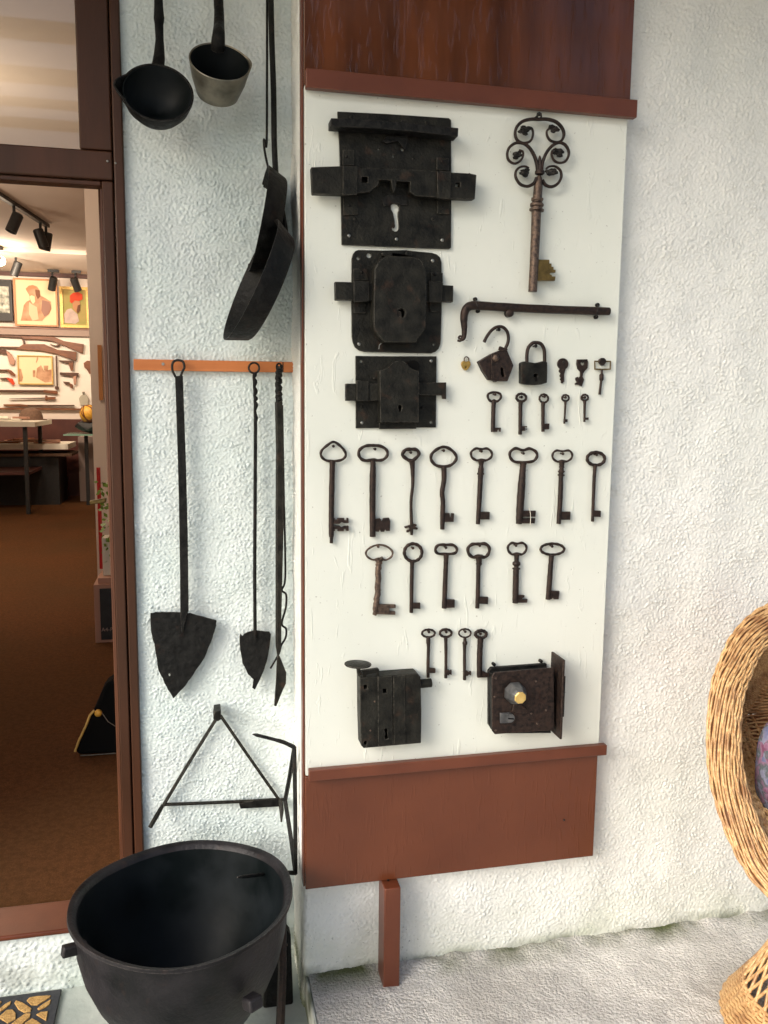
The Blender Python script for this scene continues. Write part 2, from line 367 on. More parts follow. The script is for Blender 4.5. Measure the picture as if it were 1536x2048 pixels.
YW, YL = .04, .23                        # face of the right wall, face of the recessed wall
XC = .2243                               # outside corner
ZG, ZI, ZC = -.08, .07, 2.88             # left ground, room floor, room ceiling

# ================================================================ THE SETTING
# rounded outside corner of the projecting wall
rc = .012
cor = [(XC + .002, YL)] + [(XC + rc - rc * math.cos(a), YW + rc - rc * math.sin(a)) for a in np.linspace(0, PI / 2, 7)] + [(2.05, YW)]
hwall('stucco_wall', cor, -.1, 2.83, .0027, .0014, .0076, 11, MW, label='white roughcast wall that carries the lock and key board', cat='wall')
hwall('stucco_wall', [(-.137, YL), (XC + .012, YL)], -.1, 2.83, .0026, .0015, .0082, 31, MWL, label='narrow recessed roughcast wall between door frame and key board', cat='wall')
link('wall_far_end', box(BM(), 2.05, 3.6, YW, YW + .1, -.1, 2.83), MW, kind='structure', smooth=False)
o = hwall('doorstep_wall', [(-1.6, YL - .002), (-.13, YL - .002)], -.1, .066, .0035, .0013, .014, 51, MWL, label='low pale plaster step under the door sill', cat='step')
link('step_top', box(BM(), -1.6, -.1405, YL + .003, YL + .2, -.1, .068), MBASE, o, o.location, smooth=False)
# ground
n = 90
X, Y = np.meshgrid(np.linspace(XC + .012, 3.2, 300), np.linspace(-2.0, YW + .004, 200)); hz = bandnoise(300, 200, .01, .06, 5, .6) * .0008 + bandnoise(300, 200, .01, .022, 6, .5) * .0004
ctr = np.exp(-((Y - YW) / .03) ** 2) * .006 * (1 + .4 * bandnoise(300, 200, .01, .09, 8))
Zc = hz + np.maximum(ctr, 0)
link('ledge_floor', gridmesh(np.stack([X, Y, Zc], -1)), MCONC, kind='structure', ang=180)
link('ledge_side', box(BM(), XC + .004, XC + .0125, -2.0, YW + .01, -.09, -.001), MW, kind='structure', bevel=.003)
link('lower_ground', box(BM(), -4, XC + .01, -2.0, YL + .02, -.2, ZG), MCONC2, kind='structure', smooth=False)
link('garden_ground', box(BM(), -150, 150, -200, -2.003, -.3, -.12), MGRASS, kind='structure', smooth=False)
# porch roof over the viewer (seen only in reflections and as shade)
pr = BM(); box(pr, -4, 3.6, -.85, YL, 2.84, 2.90)
link('porch_ceiling', pr, MWOODP, kind='structure', smooth=False)
for i, yb in enumerate((-.8, -.3)):
    link('porch_beam', box(BM(), -4, 3.6, yb - .05, yb + .05, 2.68, 2.838), MBEAM, kind='structure', smooth=False)

for ys, ws in ((1.1, .03), (1.32, .10), (1.75, .03), (1.86, .02), (2.3, .12), (2.75, .04), (3.1, .08)):  # unseen slats added to streak the transom reflection
    link('reflection_slat', box(BM(), -4, 3.6, -ys - ws, -ys, 2.86, 2.90), MWOODP, kind='structure', smooth=False)
link('reflection_rafter', obox(BM(), (-2.4, -.86, 2.80), (-1.3, -3.3, 2.80), .10, .08), MWOODP, kind='structure', smooth=False)  # unseen diagonal added for the same transom reflection
def reflection_tree(label, x, y, h, rx, rz, zc, n, m):  # unseen trees added for dark reflections in the glossy upper board
    T = Thing('reflection_tree', label, 'tree', (x, y, -.12)); T.part('trunk', tube(BM(), [(x, y, -.12), (x + .05, y, zc * .5), (x, y + .05, zc)], [.16, .12, .06], 10), MBEAM)
    b = BM()
    for i in range(n):
        d = Vector(rng.standard_normal(3)).normalized(); r = random.uniform(.55, 1) ** .5 * (1 + .25 * math.sin(d.x * 5 + d.z * 7)); c = Vector((x, y, zc)) + Vector((d.x * rx, d.y * rx, d.z * rz)) * r
        a = Vector(rng.standard_normal(3)).normalized(); s1 = a.orthogonal(); q = random.uniform(.10, .22)
        b.faces.new([b.verts.new(c + v) for v in (a * q, s1 * q * .5, -a * q, -s1 * q * .5)])
    T.part('crown', b, m, smooth=False, kind='stuff')
reflection_tree('dark leafy tree added behind the viewer to darken the board reflection', 3.0, -9.0, 6, 1.1, 2.4, 4.9, 3800, mat('dark_foliage', (.02, .035, .012), (.05, .07, .02), 4, .8))
reflection_tree('olive leafy tree added behind the viewer to tint the board reflection', 1.2, -10.0, 6, 1.3, 2.0, 4.6, 2600, mat('olive_foliage', (.05, .07, .02), (.09, .11, .03), 4, .8))
link('reflection_post', box(BM(), 2.6, 2.75, -3.5, -3.35, -.12, 2.80), MBEAM, label='dark timber post added behind the viewer for a dark reflection', cat='post', bevel=.01)  # unseen post added to reflect as a dark band in the board

# room behind the door
def slab(name, *b, m=MIVORY): return link(name, box(BM(), *b), m, kind='structure', smooth=False)
slab('room_floor', -8, .6, YL + .1, 9.62, -.05, ZI, m=MCARPET)
slab('room_ceiling', -8, .6, YL + .06, 9.62, ZC, ZC + .05)
slab('ceiling_bulkhead', -8, .6, 8.0, 9.6, ZC - .045, ZC - .001)
slab('room_back_wall', -8, .6, 9.6, 9.7, ZI, ZC)
slab('room_left_wall', -8.1, -8, YL + .1, 9.7, ZI, ZC)
slab('room_right_wall', .6, .7, YL + .1, 9.7, ZI, ZC)
slab('front_wall_inside', -.11, .6, YL + .03, YL + .12, ZI, ZC)
slab('front_wall_left', -8, -1.3, YL, YL + .12, -.1, ZC)
slab('wall_over_transom', -1.3, -.11, YL + .01, YL + .12, 2.5, ZC)
c0 = U(168, 370, Y=4); slab('room_partition', c0.x, .6, 4.0, 4.12, ZI, ZC)
slab('dado_wainscot', -8, .6, 9.575, 9.599, ZI, U(80, 838, Y=9.6).z, m=MDADO)
pz0, pz1 = U(80, 816, Y=9.6).z, U(80, 672, Y=9.6).z
slab('display_panel', -6, U(187, 740, Y=9.56).x, 9.56, 9.598, pz0, pz1, m=MPANELW)
slab('panel_ledge', -6, U(187, 740, Y=9.56).x, 9.535, 9.558, pz0 - .02, pz0, m=MGUNW)
slab('picture_ledge', -6, U(185, 660, Y=9.54).x, 9.50, 9.598, pz1 + .002, U(80, 656, Y=9.55).z, m=MGREYP)
slab('picture_ledge_edge', -6, U(185, 660, Y=9.54).x, 9.49, 9.499, U(80, 656, Y=9.5).z - .012, U(80, 656, Y=9.5).z + .006, m=MGUNW)
slab('cornice', -6, U(178, 542, Y=9.5).x, 9.53, 9.599, ZC - .09, ZC - .048, m=MDADO)
slab('dado_trim', U(195, 700, Y=3.98).x, U(203, 700, Y=3.98).x, 3.975, 3.998, U(195, 800, Y=3.98).z, U(195, 690, Y=3.98).z, m=MPINE)

# ================================================================ DOOR FRAME AND TRANSOM
fx = dict(a=-.2255, b=-.183, c=-.158, d=-.136)
T = Thing('door_frame', 'brown varnished door frame with glazed transom left of the roughcast wall', 'door frame', (-.2, .25, .05))
yF = .215
b_ = BM(); box(b_, fx['c'] + .0015, fx['d'], yF, .30, .055, 2.83); T.part('outer_post', b_, MFRAME, bevel=.003)
b_ = BM(); box(b_, fx['b'], fx['c'] - .0015, yF + .004, .30, .055, 1.79); T.part('inner_post', b_, MFRAME, bevel=.003)
b_ = BM(); box(b_, fx['a'], fx['c'] - .0015, yF + .004, .30, 1.853, 2.5); T.part('transom_post', b_, MFRAME, bevel=.003)
b_ = BM(); box(b_, -1.3, fx['c'] - .0015, yF + .002, .27, 1.792, 1.851); T.part('head_rail', b_, MFRAME, bevel=.003)
b_ = BM(); box(b_, -1.3, fx['b'] - .002, yF + .008, .26, 1.780, 1.790); T.part('head_bead', b_, MFRAME, bevel=.002)
b_ = BM(); box(b_, -1.3, fx['b'] - .001, .302, .33, U(100, 368, Y=.33).z, 1.85); T.part('head_stop', b_, MSTOP, bevel=.002)
x_ = U(199, 400, Y=.36).x
b_ = BM(); box(b_, x_, fx['b'] + .02, .332, .40, ZI + .002, 1.90); T.part('side_stop', b_, MSTOP, bevel=.002)
b_ = BM(); box(b_, fx['b'] - .0035, fx['b'] - .0005, yF + .006, .30, .10, 1.773); T.part('edge_bead', b_, MSTOP)
b_ = BM(); box(b_, -1.3, fx['b'] - .005, yF - .004, .336, .069, .0815); T.part('sill', b_, MBROWN2, bevel=.004)
b_ = BM(); box(b_, -1.3, fx['a'] - .001, .252, .258, 1.853, 2.49); T.part('transom_pane', b_, MGLASS, smooth=False)
b_ = BM()
for p in ((215, 322), (231, 326)): disc(b_, p, yF, yF - .001, 2.2, 10, .001)
T.part('frame_screw', b_, MSTEEL, kind='stuff')

# ================================================================ DISPLAY BOARD
x0, x1 = XC, .928
zt, zb = 1.33 + .604, 1.33 - .800        # ends of the cream panel
T = Thing('display_board', 'tall brown framed board with cream centre on the roughcast wall', 'display board', (.575, .02, 0))
BD = T
T.part('upper_panel', box(BM(), x0, x1, -.002, YW - .002, zt + .012, 2.83), MBROWN, bevel=.0015)
T.part('cream_panel', box(BM(), x0 + .0015, x1 - .003, 0, YW - .004, zb - .02, zt + .010), MBOARD, bevel=.001)
T.part('lower_panel', box(BM(), x0, x1 - .006, -.003, YW - .002, 1.33 - 1.0865, zb - .022), MBROWN3, bevel=.0015)
T.part('batten', box(BM(), x0 + .002, x1 + .008, -.020, -.0032, zt, zt + .036), MBROWN2, bevel=.0015)
T.part('batten', box(BM(), x0 + .006, x1 + .008, -.020, -.0035, zb - .025, zb), MBROWN2, bevel=.0015)
T.part('back_batten', box(BM(), x0 - .0035, x0 - .0005, .008, YW - .002, .245, 2.83), MBROWN2)
T.part('support_leg', box(BM(), .3985, 0.436, -.034, -.0035 + .03, -.005, .2415), MBROWN2, bevel=.002)
nb = BM(); NAILS = []
def nail(px, r=3.2, yy=-.008, m=None): NAILS.append((px, r, yy, m or MIRON))
for p in [(776, 1560 + 200), (1128, 1640), (993, 196)]: nail(p, 2.2, -.004)

# ================================================================ KEYS
YB = -.007                                # centre plane of the keys, just off the board
GA = 'old iron keys hung in rows on the board'
def key(name, label, fr, bow, rb, shank, bits, s, nailp, m=MRUST, cat='key', extra=None, closed=True, wig=0, sides=10, bitdepth=.0032, bowflat=.8):
    k = fr(*shank[0][:2]); T = Thing(name, label, cat, U(*fr(*shank[-1][:2]), Y=YB), GA)
    mpp = sc(*k, YB)
    b = BM()
    pts = spline([(*p, 0) for p in bow], 6, True)
    rr = [rb / s * mpp * (1 + .10 * math.sin(i * .9 + len(pts))) for i in range(len(pts))]
    tube(b, wrp([(p.x, p.y) for p in pts], YB, fr), rr, sides, True, flat=bowflat)
    T.part('bow', b, m, ang=180)
    b = BM(); sp = spline([(p[0], p[1], p[2]) for p in shank], 5)
    P = []; R = []
    for i, p in enumerate(sp):
        P.append(U(*fr(p.x + wig * math.sin(i * 1.7), p.y), Y=YB)); R.append(max(p.z, 1) / 2 / s * mpp * (1 + .03 * math.sin(i * 2.3) + (wig * .03 * math.sin(i * 2.9))))
    tube(b, P, R, 12); T.part('shank', b, m, ang=50)
    b = BM()
    for q in bits: plate(b, q, YB + bitdepth, YB - bitdepth, fr=fr)
    if bits: T.part('bit', b, m, bevel=.0006, ang=25)
    if extra: extra(T, fr, s, mpp)
    if nailp: nail(fr(*nailp), 3.0, YB - .006, m)
    return T
FA, FB, FC, FD = frame(620, 870, 4.8), frame(920, 870, 4.8), frame(880, 570, 4.151), frame(660, 1240, 2.743)
key('iron_key', 'large key with pointed spade bow at left end of the eight key row', FA,
    [(225, 66), (285, 100), (335, 158), (340, 205), (300, 240), (225, 250), (150, 242), (107, 200), (112, 150), (165, 100)], 13,
    [(218, 248, 58), (214, 300, 54), (208, 560, 54), (205, 800, 52), (205, 955, 50), (206, 985, 36), (204, 1038, 34)],
    [[(215, 798), (240, 798), (240, 816), (265, 816), (265, 798), (330, 798), (330, 820), (352, 820), (352, 798), (371, 798), (371, 846), (328, 846), (305, 836), (285, 852), (215, 854)],
     [(215, 872), (285, 872), (305, 888), (330, 874), (372, 872), (372, 922), (347, 922), (347, 903), (326, 903), (326, 924), (265, 924), (265, 904), (240, 904), (240, 922), (215, 922)]], 4.8, (225, 108))
key('iron_key', 'large key with wide flattened oval bow and notched square bit, second in its row', FA,
    [(605, 100), (680, 108), (735, 145), (742, 195), (705, 235), (650, 244), (600, 236), (550, 246), (500, 235), (470, 195), (475, 145), (530, 107)], 15,
    [(602, 245, 50), (605, 300, 54), (602, 420, 62), (600, 700, 60), (602, 975, 58)],
    [[(615, 808), (675, 800), (690, 838), (705, 800), (760, 795), (772, 830), (768, 922), (732, 922), (725, 903), (712, 930), (682, 930), (672, 906), (660, 930), (615, 925)]], 4.8, (625, 135))
key('iron_key', 'slim key with small eye bow and branching cross-shaped bit', FA,
    [(968, 136), (1022, 142), (1046, 182), (1010, 228), (968, 246), (925, 228), (888, 190), (915, 145)], 17,
    [(975, 240, 70), (980, 265, 55), (985, 330, 42), (986, 480, 32), (970, 640, 30), (975, 860, 32), (976, 960, 26)],
    [[(908, 882), (1000, 853), (1026, 860), (1022, 876), (990, 884), (1012, 880), (1037, 893), (1030, 910), (992, 906), (950, 932), (930, 936), (932, 918), (962, 906), (955, 888), (915, 897)]], 4.8, (968, 168))
key('iron_key', 'key with big round bow peaked at top and wavy shank', FA,
    [(1282, 114), (1345, 135), (1395, 185), (1403, 235), (1355, 288), (1282, 303), (1210, 290), (1165, 240), (1168, 185), (1218, 138)], 15,
    [(1285, 305, 52), (1286, 430, 48), (1268, 550, 46), (1276, 640, 46), (1273, 760, 48), (1270, 905, 42)],
    [[(1280, 750), (1340, 750), (1345, 790), (1358, 790), (1360, 752), (1385, 752), (1380, 835), (1280, 835)]], 4.8, (1284, 150))
def collar(*rows):
    def f(T, fr, s, mpp):
        b = BM()
        for x, y, r, h in rows:
            c = U(*fr(x, y), Y=YB); R = r / s * mpp; hh = h / s * mpp
            lathe(b, [(R * .6, -hh), (R, -hh * .5), (R * 1.05, 0), (R, hh * .5), (R * .6, hh)], c, (0.02, 0, 1), 14)
        T.part('collar', b, MRUST, ang=60)
    return f
key('iron_key', 'key with kidney bow and ringed neck, fifth in the eight key row', FB,
    [(208, 136), (262, 130), (302, 165), (300, 212), (250, 244), (208, 236), (165, 244), (115, 215), (108, 165), (152, 130)], 12,
    [(205, 235, 70), (203, 262, 56), (203, 290, 42), (200, 340, 56), (197, 395, 50), (187, 600, 48), (172, 855, 42)],
    [[(180, 737), (287, 740), (285, 812), (180, 812)]], 4.8, (206, 156), extra=collar((198, 372, 34, 14), (201, 325, 28, 8)))
key('iron_key', 'thick shanked key with wide kidney bow and bit wired in white', FB,
    [(605, 147), (668, 130), (728, 160), (738, 208), (700, 252), (610, 262), (525, 256), (484, 218), (482, 165), (535, 128)], 14,
    [(610, 258, 74), (606, 290, 60), (600, 360, 62), (590, 500, 74), (575, 720, 72), (565, 852, 58)],
    [[(580, 728), (730, 728), (725, 785), (600, 787), (600, 799), (725, 799), (718, 850), (545, 850)]], 4.8, (610, 176),
    extra=lambda T, fr, s, mpp: T.part('wire', tube(BM(), wrp([(668, 700), (676, 760), (678, 800), (674, 862), (700, 850)], YB - .005, fr), .0007, 6), MPAPER))
key('iron_key', 'key with kidney bow, brassy bow root and double ring neck, seventh in its row', FB,
    [(985, 156), (1045, 149), (1076, 182), (1068, 226), (1022, 254), (980, 246), (938, 256), (893, 225), (892, 178), (928, 149)], 11,
    [(980, 246, 66), (977, 275, 52), (975, 320, 42), (972, 350, 52), (969, 400, 46), (963, 600, 48), (947, 852, 46)],
    [[(955, 737), (1063, 737), (1060, 815), (955, 815)]], 4.8, (988, 180), extra=collar((971, 385, 33, 12), (973, 350, 33, 10), (976, 308, 26, 8)))
key('iron_key', 'slender key with plain oval bow at right end of the eight key row', FB,
    circ(1305, 228, 84, 62, 12), 16, [(1298, 285, 50), (1295, 320, 36), (1288, 420, 34), (1280, 620, 32), (1272, 830, 30)],
    [[(1275, 725), (1355, 728), (1352, 788), (1275, 785)]], 4.8, (1312, 190))
key('iron_key', 'key with thin broad bow and crusted twisted shank, left end of the six key row', FA,
    [(665, 1054), (740, 1072), (790, 1118), (782, 1168), (725, 1200), (665, 1184), (605, 1198), (548, 1165), (540, 1118), (590, 1075)], 10,
    [(665, 1190, 84), (662, 1225, 60), (655, 1300, 58), (650, 1500, 58), (635, 1620, 58), (620, 1728, 40)],
    [[(635, 1625), (825, 1630), (822, 1662), (765, 1665), (765, 1690), (820, 1695), (820, 1727), (612, 1720), (610, 1690)]], 4.8, (655, 1072), wig=3.2, m=MRUST2)
key('iron_key', 'key with perfectly round ring bow in the six key row', FA,
    circ(990, 1128, 84, 84, 14), 16, [(982, 1205, 56), (980, 1250, 40), (976, 1400, 38), (972, 1705, 36)],
    [[(975, 1615), (1060, 1613), (1060, 1670), (975, 1668)]], 4.8, (988, 1086))
key('iron_key', 'key with flat slot shaped bow and plain square bit', FA,
    [(1305, 1054), (1375, 1057), (1410, 1095), (1390, 1134), (1305, 1142), (1225, 1136), (1204, 1095), (1235, 1057)], 14,
    [(1308, 1145, 56), (1306, 1200, 46), (1300, 1350, 46), (1288, 1662, 48)],
    [[(1280, 1582), (1392, 1582), (1390, 1658), (1280, 1662)]], 4.8, (1305, 1082))
key('iron_key', 'key with heavy bean bow and small neck ring, fourth in the six key row', FB,
    [(182, 1046), (245, 1046), (281, 1085), (272, 1142), (232, 1174), (180, 1158), (128, 1174), (85, 1140), (78, 1085), (118, 1050)], 16,
    [(180, 1155, 80), (182, 1195, 58), (182, 1240, 52), (177, 1270, 42), (172, 1500, 42), (165, 1662, 40)],
    [[(175, 1555), (272, 1557), (270, 1625), (175, 1620)]], 4.8, (190, 1062), extra=collar((182, 1238, 30, 9), (183, 1210, 28, 9)))
key('iron_key', 'key with ball and ring neck and stepped bit in the six key row', FB,
    [(548, 1044), (600, 1036), (636, 1068), (630, 1115), (592, 1146), (547, 1136), (502, 1146), (465, 1112), (463, 1066), (500, 1036)], 12,
    [(545, 1138, 62), (544, 1165, 48), (543, 1195, 44), (541, 1265, 44), (538, 1310, 58), (534, 1500, 60), (530, 1612, 56)],
    [[(540, 1535), (622, 1540), (618, 1560), (600, 1565), (600, 1580), (650, 1576), (645, 1610), (530, 1612)]], 4.8, (538, 1062),
    extra=collar((542, 1235, 38, 24), (540, 1282, 38, 10)))
key('iron_key', 'key with wide thin oval bow at right end of the six key row', FB,
    circ(887, 1096, 113, 53, 14), 13, [(880, 1150, 52), (872, 1230, 48), (860, 1400, 52), (845, 1578, 48)],
    [[(850, 1497), (958, 1500), (948, 1578), (905, 1578), (893, 1553), (885, 1576), (830, 1578)]], 4.8, (885, 1070))
key('small_key', 'small key with oval bow at left end of the row under the padlocks', FC,
    [(452, 890), (500, 905), (503, 940), (475, 966), (450, 958), (425, 966), (400, 940), (402, 905)], 10,
    [(448, 965, 42), (445, 1000, 38), (442, 1080, 36), (440, 1220, 36)],
    [[(440, 1185), (508, 1185), (505, 1219), (496, 1219), (494, 1200), (480, 1200), (477, 1220), (440, 1220)]], 4.151, (458, 908))
key('small_key', 'small key with three toothed bit, second in the row under the padlocks', FC,
    circ(675, 935, 40, 32, 12), 11, [(672, 968, 40), (668, 1000, 34), (667, 1100, 32), (665, 1242, 30)],
    [[(668, 1170), (725, 1172), (722, 1183), (705, 1184), (706, 1191), (724, 1193), (722, 1201), (705, 1200), (706, 1207), (725, 1210), (668, 1212)]], 4.151, (678, 930))
key('small_key', 'small key with round bow and square bit between two other small keys', FC,
    circ(862, 942, 36, 34, 12), 9, [(858, 975, 38), (855, 1010, 32), (855, 1100, 30), (855, 1218, 28)],
    [[(858, 1153), (910, 1150), (907, 1198), (858, 1200)]], 4.151, (868, 926))
key('small_key', 'tiny key with oval bow, second from the right under the padlocks', FC,
    circ(1042, 938, 29, 26, 10), 8, [(1042, 965, 24), (1040, 1000, 20), (1036, 1080, 17), (1032, 1152, 16)],
    [[(1034, 1113), (1061, 1115), (1060, 1138), (1033, 1138)]], 4.151, (1042, 932))
key('small_key', 'tiny key with nail filling its bow at right end under the padlocks', FC,
    circ(1202, 935, 28, 24, 10), 9, [(1202, 960, 26), (1201, 990, 24), (1200, 1080, 20), (1199, 1137, 18)],
    [[(1201, 1102), (1236, 1100), (1234, 1120), (1201, 1120)]], 4.151, (1202, 933))
key('small_key', 'small key hanging just above the rim lock bolt, leftmost of the bottom four', FD,
    circ(540, 73, 35, 21, 12), 6, [(540, 92, 20), (539, 120, 24), (540, 150, 18), (538, 240, 18), (538, 315, 18)],
    [[(540, 265), (580, 267), (578, 292), (540, 292)]], 2.743, (543, 66))
key('small_key', 'small key with oval bow and cross cut bit, second of the bottom four', FD,
    circ(635, 72, 32, 21, 12), 7, [(635, 92, 20), (636, 200, 17), (635, 318, 18)],
    [[(636, 275), (655, 275), (657, 283), (668, 275), (668, 302), (656, 298), (655, 304), (636, 304)]], 2.743, (638, 66))
key('small_key', 'small key with bulbed neck and cross cut bit, third of the bottom four', FD,
    circ(740, 72, 33, 23, 12), 5, [(740, 95, 18), (740, 112, 18), (740, 128, 27), (738, 160, 18), (738, 328, 18)],
    [[(738, 280), (755, 280), (761, 289), (775, 282), (775, 305), (762, 300), (756, 308), (738, 308)]], 2.743, (742, 64))
key('small_key', 'key with flat bow and long foot touching the brass knobbed lock', FD,
    circ(828, 78, 30, 20, 12), 9, [(826, 98, 34), (824, 130, 32), (821, 200, 32), (820, 305, 30)],
    [[(815, 280), (845, 282), (862, 292), (890, 298), (890, 313), (810, 318)]], 2.743, (826, 76))
# flat modern keys
T = Thing('flat_key', 'flat cylinder key with round head right of the closed padlock', 'key', U(*FC(1015, 815), Y=-.004), GA)
T.part('blade', plate(BM(), circ(1022, 655, 46, 47, 20)[1:4] and [(p[0], p[1]) for p in circ(1022, 655, 46, 48, 22)], -.001, -.005, [circ(1024, 640, 8, 8, 8)], FC), MRUST, bevel=.0005)
T.part('teeth', plate(BM(), [(992, 680), (1050, 680), (1040, 712), (1032, 740), (1032, 800), (1018, 818), (1006, 812), (1008, 795), (998, 785), (1006, 770), (994, 755), (1004, 735), (988, 715), (996, 700)], -.0012, -.0048, (), FC), MRUST, bevel=.0004)
nail(FC(1024, 640), 2.2, -.006)
T = Thing('flat_key', 'flat key with keystone head, round hole and broken looking bit', 'key', U(*FC(1160, 838), Y=-.004), GA)
T.part('blade', plate(BM(), [(1140, 618), (1225, 616), (1230, 640), (1226, 690), (1206, 710), (1190, 735), (1186, 762), (1198, 785), (1178, 842), (1152, 828), (1124, 828), (1122, 818), (1140, 806), (1128, 790), (1128, 770), (1148, 762), (1152, 775), (1166, 755), (1166, 720), (1144, 695), (1136, 655)], -.001, -.005, [circ(1185, 650, 17, 17, 12)], FC), MRUST, bevel=.0005)
nail(FC(1185, 638), 2.6, -.007)
T = Thing('clock_key', 'key with rectangular open brass bow hanging at right end of padlock row', 'key', U(*FC(1325, 908), Y=-.005), GA)
mp_ = sc(*FC(1345, 700), -.005) / 4.151
T.part('bow', tube(BM(), wrp([(1284, 634), (1350, 634), (1415, 634), (1413, 698), (1350, 702), (1286, 698)], -.005, FC), 7.5 * mp_, 6, True), MBRASSD, ang=60)
T.part('head', plate(BM(), [(1322, 640), (1326, 618), (1345, 606), (1365, 606), (1380, 620), (1382, 640), (1362, 668), (1344, 668)], -.002, -.009, (), FC), MRUST, bevel=.0008)
T.part('shank', tube(BM(), wrp([(1344, 700), (1343, 735), (1341, 745), (1340, 785), (1337, 800), (1330, 860), (1325, 910)], -.005, FC), [v * mp_ for v in (9, 9, 19, 19, 10, 10, 12)], 8), MRUST, ang=60)

# ---- the big scrolled key
FG = frame(900, 210, 4.267); YK = -.016
T = Thing('ornate_key', 'giant ornamental key with six scrolled rings and stepped brassy bit', 'key', U(*FG(705, 1592), Y=YK))
mk = sc(1080, 400, YK) / 4.267
L_ = [[(758, 122), (690, 122), (620, 140), (572, 185), (556, 240), (570, 295), (610, 322), (655, 322), (692, 300), (708, 250), (700, 205), (668, 190), (632, 200)],
      [(748, 560), (738, 490), (712, 420), (672, 360), (625, 328), (560, 325), (508, 362), (488, 415), (500, 470), (545, 500), (590, 485), (620, 445), (622, 400), (590, 385)],
      [(738, 622), (715, 668), (662, 694), (600, 676), (562, 620), (562, 568), (595, 532), (640, 524), (672, 540)]]
R_ = [[(758, 122), (830, 122), (905, 145), (955, 195), (972, 250), (955, 300), (918, 318), (862, 306), (832, 270), (826, 225), (852, 200), (885, 200)],
      [(780, 560), (790, 490), (822, 410), (870, 350), (925, 322), (975, 335), (1008, 380), (1012, 430), (985, 480), (935, 494), (890, 475), (868, 430), (872, 392), (905, 372)],
      [(785, 640), (815, 682), (865, 698), (915, 675), (948, 620), (942, 562), (900, 526), (850, 525), (820, 545)]]
for q in L_ + R_:
    sp = spline([(*p, 0) for p in q], 6); n_ = len(sp)
    T.part('scroll', tube(BM(), wrp([(p.x, p.y) for p in sp], YK, FG), [mk * (15 - 7 * i / n_) for i in range(n_)], 8, flat=1.5), MRUST, ang=180)
for c in [(640, 218), (905, 205), (570, 425), (925, 405), (640, 575), (865, 565)]:
    b = BM()
    for i in range(11):
        a = random.uniform(0, 2 * PI); r = random.uniform(0, 40); e = U(*FG(c[0] + r * math.cos(a) * 1.1, c[1] + r * math.sin(a) * .8), Y=YK - random.uniform(-.003, .004))
        m_ = bmesh.ops.create_icosphere(b, subdivisions=1, radius=mk * random.uniform(16, 27), matrix=Matrix.Translation(e) @ Matrix.Rotation(random.uniform(0, 3), 4, 'X') @ Matrix.Diagonal((1.3, .7, .8, 1)))
    T.part('leaf_curl', b, MIRON, ang=40)
T.part('spike', tube(BM(), wrp([(766, 432), (766, 460), (766, 560)], YK - .002, FG), [mk * 5, mk * 15, mk * 18], 8), MRUST)
b = BM(); c = U(*FG(765, 576), Y=YK); lathe(b, [(mk * 30, -mk * 18), (mk * 40, -mk * 12), (mk * 42, 0), (mk * 40, mk * 12), (mk * 30, mk * 18)], c, (0, 0, 1), 14); T.part('collar', b, MRUST)
pts = [(762, 600, 26), (760, 625, 52), (752, 700, 76), (746, 792, 78), (745, 797, 104), (744, 812, 104), (744, 822, 88), (743, 834, 92), (742, 846, 116), (741, 862, 118), (741, 872, 96), (740, 884, 100), (739, 890, 126), (738, 903, 126), (737, 908, 82), (730, 1100, 80), (718, 1350, 76), (705, 1594, 76)]
T.part('shank', tube(BM(), wrp([p[:2] for p in pts], YK, FG), [p[2] / 2 * mk for p in pts], 20), MRUST2, ang=40)
T.part('bit', plate(BM(), [(735, 1300), (765, 1318), (850, 1320), (850, 1352), (868, 1352), (868, 1380), (885, 1380), (885, 1405), (902, 1405), (902, 1430), (862, 1430), (852, 1442), (870, 1450), (872, 1462), (902, 1462), (897, 1500), (735, 1498)], YK + .004, YK - .004, (), FG), MBRASSD, bevel=.0008)
T.part('hanging_loop', tube(BM(), wrp([(748, 128), (742, 95), (748, 72), (762, 66), (776, 76), (778, 100), (768, 130)], YK + .002, FG), mk * 8, 8), MIRON)
nail(FG(760, 82), 3.5, -.03)

# ================================================================ LOCKS
FE, FF = frame(600, 200, 4.042), frame(640, 490, 4.8)
def rivets(T, fr, pts, y, r, m, name='rivet', dome=.001, s=4.5):
    for p in pts: T.part(name, disc(BM(), fr(*p), y + .002, y, r, 12, dome), m, ang=60)
T = Thing('door_lock', 'largest black iron lock plate with long double bolt and open keyhole', 'lock', U(*FE(780, 1200), Y=-.004), 'antique door locks mounted on the board')
T.part('back_plate', plate(BM(), [(303, 92), (700, 112), (1205, 146), (1222, 162), (1224, 700), (1222, 1192), (1208, 1204), (780, 1188), (338, 1170), (330, 700), (318, 350)], -.0005, -.006,
    [[(736, 852), (750, 840), (768, 838), (790, 845), (801, 862), (801, 885), (793, 905), (792, 940), (797, 980), (799, 1040), (786, 1060), (768, 1063), (746, 1052), (742, 1038), (752, 1028), (764, 1036), (770, 1020), (762, 960), (752, 910), (737, 885)],
     circ(637, 397, 9, 9, 10), circ(826, 400, 12, 12, 10), circ(754, 452, 7, 12, 10)], FE), MIRON2, bevel=.001)
T.part('latch_bar', plate(BM(), [(243, 158), (560, 170), (850, 192), (1270, 238), (1266, 307), (850, 262), (560, 240), (243, 226)], -.007, -.040, (), FE, ref=-.03), MIRON, bevel=.0015)
